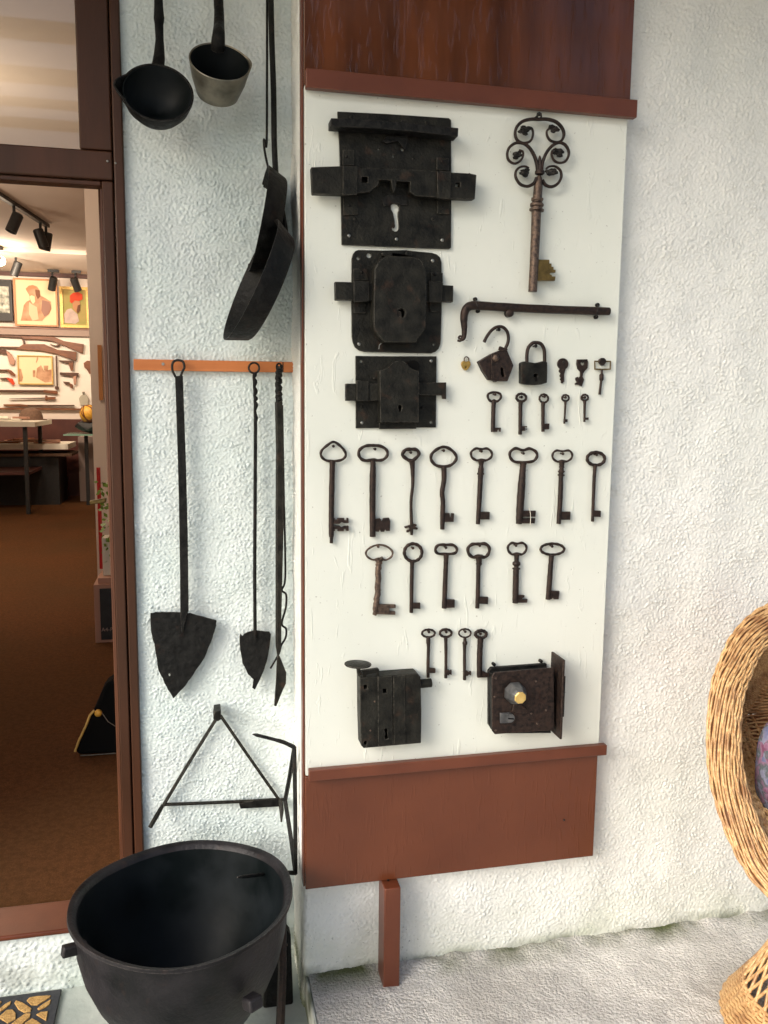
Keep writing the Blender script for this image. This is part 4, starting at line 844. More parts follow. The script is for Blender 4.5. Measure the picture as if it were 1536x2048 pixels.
pan('flatter frying pan hanging behind the tilted deep pan', (516, 438), .165, .112, (-38, 200), 4, .044, [(h2, .0026)])

# ================================================================ CAULDRON
cz = 1.33 - 1.0087; C0 = Vector((-.0397, -.10, 0)); PR = .2212
T = Thing('cauldron', 'big black cast iron cauldron standing in the corner by the door', 'cauldron', (C0.x, C0.y, ZG))
out = [(PR - .012, cz - .004), (PR - .006, cz), (PR + .001, cz + .001), (PR + .002, cz - .006), (PR - .006, cz - .011), (PR - .008, cz - .03), (PR - .013, cz - .08), (PR - .024, cz - .13), (PR - .044, cz - .18), (PR - .076, cz - .235), (PR - .12, cz - .285), (PR - .17, cz - .318), (.02, cz - .33)]
inn = [(.02, cz - .317), (PR - .17, cz - .305), (PR - .13, cz - .275), (PR - .09, cz - .228), (PR - .056, cz - .175), (PR - .036, cz - .125), (PR - .024, cz - .075), (PR - .018, cz - .03), (PR - .016, cz - .012), (PR - .012, cz - .004)]
for nm, pf, mm in (('pot_body', [(PR - .016, cz - .012)] + out, MPOT), ('pot_lining', inn[:-1], MSOOTSHADE)):
  b = BM(); lathe(b, pf, (C0.x, C0.y, 0), (0, 0, 1), 120)
  for v in b.verts:
    an = math.atan2(v.co.y - C0.y, v.co.x - C0.x); v.co.z += .003 * math.sin(2 * an + .8) + .0015 * math.sin(5 * an); v.co.xy += (v.co.xy - C0.xy) * (.006 * math.sin(3 * an))
  T.part(nm, b, mm, ang=50)
e0 = U(172, 1892, Y=-.16); e1 = U(124, 1904, Y=-.18)
T.part('side_lug', obox(BM(), e0, e1, .016, .022), MPOT, bevel=.003)
pn = Vector((.55, -.83, 0)).normalized(); q = C0 + pn * (PR - .006); q.z = cz - .115
T.part('ear', obox(BM(), q, q + pn * .028 + Vector((0, 0, .006)), .03, .024), MPOT, bevel=.004)
for k in range(3):
    an = k * 2 * PI / 3 + .5; f = C0 + Vector((math.cos(an), math.sin(an), 0)) * .115
    T.part('foot', tube(BM(), [(f.x, f.y, cz - .26), (f.x * 1, f.y, ZG)], [.022, .013], 10), MPOT)
# scrap iron, an added gap-darkening sheet and a cane end in the dark gap behind the cauldron
T = Thing('scrap_iron', 'dark iron scraps and an added black sheet in the gap behind the cauldron', 'scrap iron', (.185, .02, ZG))
T.part('sheet', plate(BM(), [(536, 1868), (548, 1850), (566, 1846), (580, 1862), (584, 1960), (586, 2090), (520, 2090), (528, 1960)], .10, .06, (), None, ref=.08), MIRON, bevel=.006)  # black sheet added to fill the gap with darkness
T.part('bar', tube(BM(), [(.175, .03, .20), (.172, .0, .05), (.160, -.05, ZG + .004)], .010, 8), MRUST)
T.part('hook', tube(BM(), spline([U(565, 1868, Y=.03), U(556, 1880, Y=.03), U(562, 1893, Y=.03), U(574, 1888, Y=.03)], 5), .004, 6), MRUST2)
link('cane_stick', tube(BM(), spline([(.135, -.35, ZG + .06), (.175, -.33, ZG + .085), (.20, -.25, ZG + .05), (.21, -.12, ZG + .02)], 6), .0065, 8), MWICKD, label='bent brown cane lying on the ground behind the cauldron', cat='stick')

# ================================================================ DOOR MAT
T = Thing('door_mat', 'black rubber door mat with tan openwork pattern below the door sill', 'door mat', (-.5, .12, ZG))
xr, y1m = U(125, 1977, Z=ZG).x, .215
T.part('mat_base', box(BM(), -1.05, xr, -.25, y1m, ZG + .001, ZG + .008), MRUBBER, bevel=.002)
FM = frame(0, 1780, 5.908)
def tile(pts):
    b = BM(); w_ = [U(*FM(*p), Z=ZG + .011) for p in pts]; lo = [bm_v for bm_v in (b.verts.new((p.x, p.y, ZG + .006)) for p in w_)]; hi = [b.verts.new((p.x, p.y, ZG + .0105)) for p in w_]
    b.faces.new(hi); b.faces.new(lo[::-1])
    for i in range(len(w_)): j = (i + 1) % len(w_); b.faces.new((lo[i], lo[j], hi[j], hi[i]))
    T.part('mat_inlay', b, MCORK, bevel=.001)
for q in ([(315, 1300), (345, 1265), (430, 1248), (600, 1240), (590, 1262), (520, 1305), (440, 1352), (370, 1350)], [(170, 1325), (190, 1298), (260, 1320), (372, 1392), (360, 1430), (285, 1440), (215, 1400)],
          [(0, 1390), (60, 1340), (130, 1303), (122, 1345), (60, 1395), (0, 1435)], [(440, 1395), (500, 1345), (600, 1285), (588, 1340), (530, 1385), (460, 1412)],
          [(428, 1465), (480, 1435), (566, 1425), (545, 1535)], [(0, 1480), (80, 1410), (150, 1405), (185, 1450), (185, 1520), (90, 1565), (0, 1510)],
          [(125, 1583), (200, 1520), (300, 1450), (362, 1455), (350, 1500), (250, 1583)], [(260, 1620), (300, 1560), (380, 1510), (440, 1540), (500, 1583), (480, 1640), (300, 1660)],
          [(-60, 1330), (-20, 1300), (20, 1312), (-10, 1350), (-60, 1372)], [(-120, 1500), (-60, 1440), (-20, 1460), (-30, 1540), (-100, 1560)]): tile(q)

# ================================================================ WICKER CHAIR
FW = frame(1340, 1180, 2.357)
CX = 1700
left = [(1700, 1206, -.20), (1620, 1212, -.21), (1560, 1228, -.22), (1518, 1252, -.24), (1486, 1288, -.26), (1465, 1335, -.28), (1450, 1380, -.30), (1442, 1460, -.33), (1446, 1540, -.37), (1466, 1620, -.42), (1500, 1700, -.47), (1548, 1765, -.52), (1620, 1812, -.55), (1700, 1825, -.56)]
def mirror(l): return l + [(2 * CX - a, b, c) for a, b, c in l[-2:0:-1]]
rimc = [U(a, b, Y=c) for a, b, c in left]
xc = rimc[0].x * .5 + rimc[-1].x * .5 + .0
rimc = rimc + [Vector((2 * xc - p.x, p.y, p.z)) for p in rimc[-2:0:-1]]
rim = spline(rimc, 10, True); NR = len(rim); cen = sum(rim, Vector()) / NR
T = Thing('wicker_chair', 'honey coloured wicker tub chair with thick woven rim at right', 'chair', (xc, -.40, 0))
def rim_frame(i):
    p = rim[i]; t_ = (rim[(i + 1) % NR] - rim[i - 1]).normalized(); o_ = (p - cen); o_ = (o_ - t_ * o_.dot(t_)).normalized(); return p, t_, o_, t_.cross(o_)
NS = 38
_t = np.linspace(0, 2 * PI, 721); _e = np.r_[0, np.cumsum(np.hypot(np.diff(.033 * np.cos(_t)), np.diff(.016 * np.sin(_t))))]; ARC = lambda q: float(np.interp((q % (2 * PI)) / (2 * PI) * _e[-1], _e, _t))
b = BM()
for k in range(NS):
    ph = 2 * PI * k / NS; P = []
    for i in range(NR):
        p, t_, o_, n_ = rim_frame(i); a = ph + (.55 if k % 2 else -.55) * math.sin(i * 2 * PI / NR * 9 + (k // 2) * .7) * .35 + i * 2 * PI / NR * .6 * round(1)
        q = 1 + .11 * math.sin(i * 2 * PI / NR * 24 + PI * (k % 2) + k * .25)
        # oval roll, wide towards the viewer, thin across
        a = ARC(ph + .05 * math.sin(i * .13 + k * 2.1) + 2 * PI / NR * i); dq = .0020 * math.cos(i * 2 * PI / NR * 26 + PI * (k % 2) + .25 * k); P.append(p + o_ * ((.033 + dq) * math.cos(a) - .006) + n_ * ((.016 + dq) * math.sin(a)))
    tube(b, P, .0024, 6, True)
T.part('woven_rim', b, MWICK, ang=180)
b = BM(); rr_ = []
for i in range(NR):
    p, t_, o_, n_ = rim_frame(i); rr_.append([b.verts.new(p + o_ * (.0275 * math.cos(a) - .006) + n_ * (.0115 * math.sin(a))) for a in np.linspace(0, 2 * PI, 17)[:-1]])
for i in range(NR):
    for k in range(16): b.faces.new((rr_[i][k], rr_[i][(k + 1) % 16], rr_[(i + 1) % NR][(k + 1) % 16], rr_[(i + 1) % NR][k]))
T.part('rim_shade_core', b, MWICKD)  # dark core added so gaps between the strands read as shade
# bowl shell
back = [Vector((xc + .05 + (p.x - xc) * .42, -.08, cen.z + .03 + (p.z - cen.z) * .42)) for p in rim]
def shell(i, s_):
    p, t_, o_, n_ = rim_frame(i % NR); a = p - o_ * .022; q = back[i % NR]; e = s_
    v = a.lerp(q, e); bul = math.sin(PI * min(e, 1)) * -.0; return v + o_ * bul
b = BM(); sh_ = [[b.verts.new(shell(i, s_) + rim_frame(i % NR)[2] * .0065 + Vector((0, .004, 0))) for s_ in np.linspace(0.02, 1, 12)] for i in range(0, NR, 2)]
for i in range(len(sh_)):
    for k in range(11): b.faces.new((sh_[i][k], sh_[i][k + 1], sh_[(i + 1) % len(sh_)][k + 1], sh_[(i + 1) % len(sh_)][k]))
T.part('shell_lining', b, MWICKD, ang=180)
NW = 42; b = BM()
for k in range(NW):
    s_ = k / NW; P = []
    for i in range(0, NR, 1):
        v = shell(i, s_); p, t_, o_, n_ = rim_frame(i); P.append(v + (o_ * .7 + Vector((0, .6, 0))) * (.0034 * math.cos(PI * (i / 2.5 + k))))
    tube(b, P, .0027, 5, True)
bc = sum(back, Vector()) / NR
for k in range(30):
    f_ = 1 - k / 30
    P = [bc + (back[i] - bc) * f_ + Vector((0, -.004 + .0032 * math.cos(PI * (i / 2.5 + k)), 0)) for i in range(NR)]
    tube(b, P, .0029, 5, True)
T.part('woven_back', b, MWICK, ang=180)
b = BM()
for i in range(0, NR, 5): tube(b, [shell(i, s_) for s_ in np.linspace(0, 1, 10)], .0032, 5)
T.part('back_rib', b, MWICK, kind='stuff', ang=180)
b = BM(); f = [b.verts.new(p + Vector((0, .012, 0))) for p in [shell(i, .98) for i in range(0, NR, 2)]]; c_ = b.verts.new(sum((v.co for v in f), Vector()) / len(f) + Vector((0, .01, 0)))
for i in range(len(f)): b.faces.new((f[i], f[(i + 1) % len(f)], c_))
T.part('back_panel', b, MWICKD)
# seat disc and hourglass base
sx, sy = xc + .022, -.345; zs = .29
b = BM(); lathe(b, [(.0, zs + .02), (.10, zs + .02), (.11, zs + .005), (.11, zs - .02), (.0, zs - .03)], (sx, sy, 0), (0, 0, 1), 48); T.part('seat', b, MWICK)
pb = U(1442, 2000, Z=0.03); rb_ = .205
b = BM(); NB = 34
def hg(a, z): # radius of the hourglass at height z
    t = z / zs; r = .098 + (rb_ - .098) * max(0, 1 - t / .72) ** 1.35 + .015 * max(0, (t - .72) / .28) ** 1.6
    return Vector((sx + r * math.cos(a), sy + r * math.sin(a) * .98, z))
for d_ in (1, -1):
    for k in range(NB):
        P = [hg(2 * PI * k / NB + d_ * .75 * (z / zs), .05 + (zs - .05) * z / zs) + Vector((0, 0, 0)) for z in np.linspace(0, zs, 14)]
        tube(b, P, .0036, 6)
T.part('base_canes', b, MWICK, kind='stuff', ang=180)
b = BM()
for z in np.arange(.004, .075, .0068):
    P = [Vector((sx + (hg(a, z).x - sx) * (1 + .012 * math.cos(40 * a + z * 900)), sy + (hg(a, z).y - sy) * (1 + .012 * math.cos(40 * a + z * 900)), z)) for a in np.linspace(0, 2 * PI, 121)[:-1]]
    tube(b, P, .0042, 5, True)
for z in (.185, .192, .199): tube(b, [hg(a, z) for a in np.linspace(0, 2 * PI, 61)[:-1]], .0042, 6, True)
T.part('foot_ring', b, MWICK, ang=180)
def floral(t, b_, tc, mp, col):
    v = t.nodes.new('ShaderNodeTexVoronoi'); v.inputs['Scale'].default_value = 38; t.links.new(tc.outputs['Object'], v.inputs[0])
    r = t.nodes.new('ShaderNodeValToRGB'); e = r.color_ramp.elements
    e[0].color = (.06, .06, .13, 1); e[1].color = (.16, .05, .10, 1); e[1].position = .9
    for p, c in ((.3, (.13, .14, .25)), (.5, (.22, .22, .30)), (.62, (.07, .10, .10)), (.75, (.26, .14, .22))): x = e.new(p); x.color = (*c, 1)
    n = t.nodes.new('ShaderNodeTexNoise'); n.inputs['Scale'].default_value = 26; n.inputs['Detail'].default_value = 6; t.links.new(tc.outputs['Object'], n.inputs[0])
    sp = t.nodes.new('ShaderNodeSeparateColor'); t.links.new(v.outputs['Color'], sp.inputs[0])
    t.links.new(mth(t, 'ADD', mth(t, 'MULTIPLY', sp.outputs[0], .75), mth(t, 'MULTIPLY', mth(t, 'SUBTRACT', n.outputs[0], .4), 1.6)), r.inputs[0]); t.links.new(r.outputs[0], b_.inputs['Base Color'])
MFLORAL = mat('purple_floral_cloth', (.14, .14, .25), None, rough=.85, bump=(60, .3, .004), extra=floral)
cc = U(1648, 1520, Y=-.34); b = BM(); bmesh.ops.create_uvsphere(b, u_segments=40, v_segments=24, radius=1)
hw = cc.x - U(1506, 1500, Y=-.33).x
for v in b.verts:
    x, y, z = v.co; sgn = lambda q, e: math.copysign(abs(q) ** e, q)
    v.co = cc + Vector((sgn(x, .6) * hw, sgn(y, .9) * .07 - .02, sgn(z, .6) * .120))
link('seat_cushion', b, MFLORAL, label='purple and grey floral cushion inside the wicker chair', cat='cushion', ang=180)

# ================================================================ INSIDE THE ROOM
YBW = 9.555
def picture(label, x0, y0, x1, y1, fm, fw, build, cat='picture'):
    a, c_ = U(x0, y0, Y=YBW - .05), U(x1, y1, Y=YBW - .05); T = Thing('framed_picture', label, cat, ((a.x + c_.x) / 2, YBW - .03, c_.z))
    yb, yf = YBW - .01, YBW - .05
    for q in ((a.x, c_.x, a.z - fw, a.z), (a.x, c_.x, c_.z, c_.z + fw), (a.x, a.x + fw, c_.z + fw + .001, a.z - fw - .001), (c_.x - fw, c_.x, c_.z + fw + .001, a.z - fw - .001)):
        T.part('frame_rail', box(BM(), q[0], q[1], yf, yb, q[2], q[3]), fm, smooth=False)
    build(T, a, c_, yf + .02, yb - .002, fw)
def flatpx(T, name, pts, m, y=YBW - .034, label=None):
    pa_ = [o for o in T.o.children if o.name.split('.')[0] in ('print_sheet', 'painted_canvas', 'poster_sheet')]
    b = BM(); w_ = [U(*p, Y=y) for p in pts]; f = [b.verts.new(p) for p in w_]; k = [b.verts.new(p + Vector((0, .003, 0))) for p in w_]; b.faces.new(f); b.faces.new(k[::-1])
    for i in range(len(f)): j = (i + 1) % len(f); b.faces.new((f[i], k[i], k[j], f[j]))
    T.part(name, b, m, pa_[0] if pa_ else None, smooth=False, label=label)
P_ = lambda n_, c, **k: mat(n_, c, None, rough=.8, **k)
FZ = frame(0, 340, 5.691)
MSEPIA = mat('sepia_print', (.40, .20, .11), (.62, .38, .24), 9, .85); MSEPL = P_('sepia_light', (.72, .52, .34)); MCANV = mat('green_ochre_paint', (.30, .30, .08), (.42, .30, .10), 5, .7)
MREDH = P_('red_cap_paint', (.60, .06, .02)); MFLESH = P_('flesh_paint', (.50, .24, .12)); MSHIRT = mat('shirt_paint', (.62, .48, .42), (.45, .35, .32), 12, .8)
MCREAMP = P_('cream_print_paper', (.82, .66, .42))
def p1(T, a, c_, y0, y1, fw):
    T.part('print_sheet', box(BM(), a.x + fw, c_.x - fw, y0, y1, c_.z + fw, a.z - fw), MCREAMP, smooth=False)
    G = lambda l: [FZ(*p) for p in l]; y = y0 - .004
    flatpx(T, 'painted_figure', G([(235, 1715), (250, 1650), (270, 1540), (300, 1500), (340, 1480), (330, 1420), (300, 1370), (320, 1320), (370, 1308), (420, 1325), (450, 1370), (462, 1430), (520, 1460), (580, 1500), (585, 1580), (560, 1640), (500, 1690), (480, 1720)]), MSEPIA, y)
    flatpx(T, 'painted_sleeve', G([(330, 1500), (365, 1530), (420, 1560), (440, 1700), (370, 1715), (330, 1640)]), MSEPL, y - .005)
    flatpx(T, 'painted_beard', G([(335, 1440), (360, 1425), (395, 1440), (400, 1500), (375, 1525), (350, 1490)]), MCREAMP, y - .006)
    flatpx(T, 'painted_shadow', G([(400, 1360), (450, 1370), (458, 1440), (430, 1470), (405, 1420)]), P_('umber_print', (.22, .09, .05)), y - .006)
    flatpx(T, 'painted_cloak', G([(480, 1480), (560, 1500), (580, 1560), (550, 1640), (505, 1670), (470, 1600)]), P_('mauve_print', (.33, .18, .14)), y - .005)
    flatpx(T, 'painted_cap', G([(292, 1350), (330, 1315), (380, 1310), (415, 1335), (400, 1350), (340, 1350), (300, 1372)]), MFLESH, y - .005)
picture('sepia print of a seated man in a thin wooden frame on the back wall', *FZ(145, 1225), *FZ(665, 1785), MPINE, .02, p1)
def p2(T, a, c_, y0, y1, fw):
    T.part('painted_canvas', box(BM(), a.x + fw, c_.x - fw, y0, y1, c_.z + fw, a.z - fw), MCANV, smooth=False)
    G = lambda l: [FZ(*p) for p in l]; y = y0 - .004
    flatpx(T, 'painted_figure', G([(735, 1740), (730, 1640), (760, 1590), (810, 1575), (880, 1640), (900, 1720), (860, 1750)]), MSHIRT, y)
    flatpx(T, 'painted_face', G([(820, 1480), (900, 1470), (915, 1530), (905, 1600), (870, 1620), (830, 1570)]), MFLESH, y - .005)
    flatpx(T, 'painted_shadow', G([(885, 1540), (915, 1530), (910, 1600), (885, 1640), (872, 1610)]), P_('umber_paint', (.14, .06, .03)), y - .007)
    flatpx(T, 'painted_cap', G([(795, 1500), (795, 1430), (830, 1398), (890, 1390), (935, 1415), (940, 1470), (900, 1490), (850, 1485), (815, 1520)]), MREDH, y - .010)
picture('painted portrait with red cap in a gilt frame at right of the back wall', *FZ(672, 1322), *FZ(1025, 1800), MGILT, .035, p2)
def p0(T, a, c_, y0, y1, fw):
    T.part('photo_sheet', box(BM(), a.x + fw, U(17, 570, Y=y0).x, y0, y1, U(10, 626, Y=y0).z, U(10, 573, Y=y0).z), mat('grey_photo_print', (.10, .11, .09), (.72, .72, .62), 16, .6), smooth=False)
    T.part('black_mount', box(BM(), a.x + fw, c_.x - fw, y0 + .004, y1 + .003, c_.z + fw, a.z - fw), MBLACK, smooth=False)
picture('black mounted photograph at the left edge of the picture row', -60, 556, 26, 642, MBLACK, .03, p0)
FR = frame(0, 640, 4.877)
def p3(T, a, c_, y0, y1, fw):
    T.part('poster_sheet', box(BM(), a.x + fw, c_.x - fw, y0, y1, c_.z + fw, a.z - fw), MCREAMP, smooth=False)
    for q in ([(360, 470), (400, 440), (430, 500), (500, 480), (505, 600), (440, 610), (350, 560)], [(180, 470), (205, 480), (225, 560), (215, 600), (185, 600)], [(320, 490), (345, 490), (345, 555), (320, 555)], [(365, 350), (372, 380), (355, 420), (350, 410)], [(425, 445), (470, 445), (465, 500), (430, 495)]):
        flatpx(T, 'printed_figure', [FR(*p) for p in q], MSEPIA, y0 - .004)
picture('pale engraving of a village street framed among the wall weapons', *FR(165, 342), *FR(520, 632), MGILT, .012, p3)
def flatgun(name, label, cat, parts, group=None, yy=YBW - .03):
    allp = [FR(*p) for _, q, _ in parts for p in q]; cx = sum(p[0] for p in allp) / len(allp); cy = max(p[1] for p in allp)
    T = Thing(name, label, cat, U(cx, cy, Y=yy), group)
    for i, (n_, q, m_) in enumerate(parts):
        T.part(n_, plate(BM(), q, yy + .012 - i * .002, yy - .014 - i * .003, (), FR), m_, bevel=.004)
flatgun('rifle', 'uppermost long rifle with sling on the display panel', 'rifle', [('barrel', [(-300, 118), (0, 146), (210, 150), (470, 158), (470, 182), (210, 176), (0, 164), (-300, 140)], MGUN), ('stock', [(200, 160), (470, 160), (530, 165), (620, 205), (815, 236), (805, 328), (690, 280), (600, 240), (500, 205), (360, 190), (220, 186)], MGUNW), ('trigger_guard', [(480, 230), (545, 250), (575, 225), (590, 235), (560, 262), (500, 248)], MGUN)], 'rifles and swords on the display panel')
flatgun('rifle', 'second long rifle with pale walnut stock under the top rifle', 'rifle', [('barrel', [(-300, 245), (0, 258), (230, 262), (400, 280), (230, 290), (0, 272), (-300, 262)], MGUN), ('stock', [(230, 235), (430, 235), (560, 290), (745, 310), (740, 400), (540, 330), (400, 300), (150, 285)], MGUNW), ('sling', [(205, 150), (222, 152), (245, 232), (228, 234)], MGUN)], 'rifles and swords on the display panel')
for lab, parts in (('dark pistol at upper right of the street engraving', [('barrel', [(575, 392), (718, 396), (718, 420), (640, 424), (575, 402)], MGUN), ('grip', [(665, 418), (715, 416), (712, 492), (690, 495)], MGUNW)]),
                   ('long barrelled pistol with open pale grip, middle of three at right', [('barrel', [(582, 510), (765, 516), (765, 545), (690, 550), (582, 535)], MGUN), ('grip', [(712, 548), (745, 545), (742, 630), (722, 632)], MPINK)]),
                   ('small revolver lowest of three at right of the engraving', [('barrel', [(610, 600), (680, 606), (680, 626), (640, 632)], MGUN), ('grip', [(665, 612), (710, 630), (708, 672), (685, 660)], MGUNW)]),
                   ('pale gripped flintlock pistol at left edge under the rifles', [('barrel', [(-80, 280), (50, 290), (95, 320), (60, 335), (-80, 315)], MGUN), ('grip', [(60, 300), (110, 335), (148, 400), (135, 440), (95, 430), (75, 370)], MPINK)]),
                   ('small dark pistol left of the engraving', [('barrel', [(-40, 482), (90, 482), (90, 505), (-40, 500)], MGUN), ('grip', [(60, 486), (105, 490), (148, 530), (145, 548), (110, 540)], MGUNW)]),
                   ('red gripped pistol lowest left of the engraving', [('barrel', [(0, 565), (90, 562), (90, 585), (0, 580)], MGUN), ('grip', [(60, 568), (118, 570), (142, 620), (130, 640), (95, 606)], MREDH)])):
    flatgun('pistol', lab, 'pistol', parts, 'pistols on the display panel')
flatgun('mace', 'upright staff with ball end right of the engraving', 'mace', [('shaft', [(540, 350), (556, 350), (562, 650), (550, 650)], MGUN), ('ball_head', circ(553, 662, 20, 18, 12), MGUN)])
flatgun('sword', 'long sabre in its sheath below the engraving', 'sword', [('blade', [(-200, 680), (430, 684), (430, 706), (-200, 704)], MGUN), ('hilt', [(425, 680), (550, 690), (565, 715), (545, 722), (425, 708)], MGUNW)], 'rifles and swords on the display panel')
flatgun('sword', 'short bayonet with cross guard under the sabre', 'sword', [('blade', [(88, 766), (440, 756), (440, 768), (90, 772)], MGUN), ('hilt', [(440, 736), (460, 738), (462, 752), (540, 750), (540, 775), (462, 774), (456, 785), (440, 780)], MGUNW)], 'rifles and swords on the display panel')
flatgun('rifle', 'thin dark musket lying along the bottom of the display panel', 'rifle', [('barrel', [(190, 826), (725, 828), (725, 840), (190, 844)], MGUN), ('stock', [(30, 822), (195, 820), (270, 828), (270, 846), (40, 840)], MGUNW)], 'rifles and swords on the display panel')
flatgun('leather_holster', 'dark leather pouch at the right edge of the display panel', 'pouch', [('body', [(815, 420), (850, 396), (888, 400), (890, 520), (872, 528), (845, 480), (820, 460)], MGUNW)])
flatgun('glass_flask', 'round wire bound flask near lower right of the display panel', 'flask', [('body', [(770, 765), (785, 740), (808, 728), (845, 735), (862, 765), (858, 830), (785, 835)], mat('pale_flask', (.45, .42, .34), None, rough=.3)), ('neck', [(800, 700), (826, 700), (820, 730), (806, 730)], MALU)])

# track lights on the ceiling
def spot_head(T, p, d, L=.16, r=.045):
    d = Vector(d).normalized(); T.part('stem', tube(BM(), [p, p + Vector((0, 0, -.10))], .012, 8), MBLACK)
    q = p + Vector((0, 0, -.13)); b = BM(); lathe(b, [(0, -L / 2), (r * .8, -L / 2), (r, -L / 2 + .01), (r, L / 2), (r * .85, L / 2), (r * .8, L / 2 - .03), (0, L / 2 - .03)], q, d, 20); T.part('lamp_head', b, MBLACK)
def track(label, a, b2, heads):
    T = Thing('track_light', label, 'track light', (a + b2) / 2, 'black ceiling track lights in the room')
    T.part('rail', obox(BM(), a, b2, .04, .03), MBLACK)
    for t_, d in heads: spot_head(T, a.lerp(b2, t_) + Vector((0, 0, -.015)), d)
a, c_ = U(-60, 352, Z=ZC - .02), U(95, 452, Z=ZC - .02)
track('nearest black track light bar with two spots at upper left of the room', a, c_, [(.50, (-.4, -.2, -1)), (.88, (.3, .1, -1)), (.97, (-.2, .1, -1))])
a, c_ = U(-40, 478, Z=ZC - .02), U(55, 521, Z=ZC - .02)
track('middle black track light bar with one grey spot', a, c_, [(.25, (-.3, -.9, -.5)), (.72, (-.4, .1, -1))])
a, c_ = U(95, 538, Y=9.2), U(118, 541, Y=9.2); a.z = c_.z = ZC - .065
track('short ceiling spot above the sepia print', a, c_, [(.4, (-.3, .5, -1))])
a, c_ = U(143, 541, Y=9.2), U(162, 543, Y=9.2); a.z = c_.z = ZC - .065
track('short ceiling spot above the gilt framed portrait', a, c_, [(.4, (.3, .5, -1))])
p = U(1, 522, Z=ZC - .16); b = BM(); bmesh.ops.create_uvsphere(b, u_segments=16, v_segments=10, radius=.05, matrix=Matrix.Translation(p)); link('lamp_bulb', b, MLAMP, label='glowing warm lamp near the ceiling at the left edge of the room', cat='lamp')
def spot(loc, tgt, e, ang, col=(1, .80, .60), size=.12, blend=.6):
    l = bpy.data.lights.new('room_spot_and_fill', 'SPOT'); l.energy = e; l.spot_size = math.radians(ang); l.spot_blend = blend; l.color = col; l.shadow_soft_size = size
    o_ = bpy.data.objects.new('room_spot_and_fill', l); COL.objects.link(o_); o_.location = loc; o_.rotation_euler = (Vector(tgt) - Vector(loc)).to_track_quat('-Z', 'Y').to_euler()
spot((-2.2, 7.6, 2.6), (-2.0, 9.6, 1.9), 70, 120); spot((-3.4, 7.6, 2.6), (-3.3, 9.6, 1.7), 60, 120); spot((-1.2, 7.4, 2.6), (-1.3, 9.6, 1.6), 50, 110)
spot((-1.9, 5.0, 2.65), (-1.6, 5.5, 0), 90, 125); spot((-2.6, 5.0, 2.6), (-3.5, 4.0, 2.8), 25, 150)  # second spot is an added fill that bounces off the ceiling
def point(loc, e, r=.2, col=(1, .80, .60)):
    l = bpy.data.lights.new('room_lamp_and_fill', 'POINT'); l.energy = e; l.color = col; l.shadow_soft_size = r; o_ = bpy.data.objects.new('room_lamp_and_fill', l); COL.objects.link(o_); o_.location = loc
point(p + Vector((0, -.1, -.12)), 11, .06); point((-2.2, 4.6, 2.3), 22, .15); point((-1.3, 2.9, 2.3), 14, .1)  # last point is an added fill to brighten the partition

# display tables and things on them
def at_floor(x, y): return U(x, y, Z=ZI)
f1 = at_floor(66, 1022); zt1 = U(70, 846, Y=f1.y).z
T = Thing('display_table', 'white topped display table on thin dark legs at left of the room', 'table', (f1.x - .6, f1.y, ZI))
e1_, e2_ = U(88, 842, Y=f1.y + .5), U(0, 875, Y=f1.y - .4)
T.part('table_top', box(BM(), f1.x - 1.8, f1.x + .12, f1.y - .35, f1.y + .75, zt1 - .03, zt1 + .02), MPAPER, smooth=False)
for dx, dy in ((0, -.25), (0, .65), (-1.6, -.25), (-1.6, .65)): T.part('leg', box(BM(), f1.x + dx - .02, f1.x + dx + .02, f1.y + dy - .02, f1.y + dy + .02, ZI, zt1 - .031), MBLACK, smooth=False)
T.part('lower_shelf', box(BM(), f1.x - 1.7, f1.x + .02, f1.y - .2, f1.y + .6, ZI + .42, ZI + .45), MDADO, smooth=False)
def clutter(name, label, cat, x, y, z, n, sx_, sy_, m1, m2):
    T = Thing(name, label, cat, (x, y, z))
    for i in range(n):
        a = random.uniform(-.5, .5); q = Vector((x + random.uniform(-sx_, sx_), y + random.uniform(-sy_, sy_), z + .012 + .012 * (i % 3)))
        d = Vector((math.cos(a), math.sin(a), 0)) * random.uniform(.05, .16); T.part('piece', obox(BM(), q - d, q + d, random.uniform(.03, .10), .02), random.choice((m1, m2)), smooth=False)
clutter('paper_pile', 'pile of pale papers and small finds on the display table', 'papers', f1.x - .4, f1.y + .1, zt1 + .021, 14, .35, .3, MPAPER, MPINK)
hp = Vector((U(62, 835, Y=f1.y + .45).x, f1.y + .45, zt1 + .021)); b = BM(); lathe(b, [(.17, 0), (.17, .01), (.13, .015), (.125, .06), (.10, .11), (.05, .135), (0, .14)], hp, (0, 0, 1), 24); link('felt_hat', b, MHAT, label='round brown felt hat on the corner of the display table', cat='hat')
yq = 9.0; zq = U(100, 888, Y=yq - .3).z
T = Thing('display_case', 'long black case with white tray top against the dark dado', 'cabinet', (-2.2, yq, ZI))
xq = U(144, 880, Y=yq).x
T.part('case_top', box(BM(), -3.8, xq, yq - .35, yq + .35, zq - .06, zq), MPAPER, smooth=False)
T.part('case_shelf', box(BM(), -3.8, xq + .04, yq - .37, yq + .35, zq - .14, zq - .11), MHAT, smooth=False)
T.part('case_body', box(BM(), -3.8, xq - .12, yq - .3, yq + .35, ZI, zq - .142), MBLACK, smooth=False)
clutter('small_finds', 'row of small brown finds along the white tray', 'finds', xq - .55, yq, zq + .001, 16, .45, .22, MGUNW, MPINK)
yg = 8.6; cg = U(168, 868, Y=yg)
T = Thing('glass_stand', 'small corner stand with green glass top on a dark post', 'stand', (cg.x, yg, ZI))
T.part('glass_top', box(BM(), cg.x - .2, cg.x + .3, yg - .2, yg + .3, cg.z - .012, cg.z + .004), mat('green_glass_edge', (.25, .42, .33), None, rough=.1), smooth=False)
T.part('post', box(BM(), cg.x - .0, cg.x + .04, yg, yg + .04, ZI, cg.z - .013), MBLACK, smooth=False)
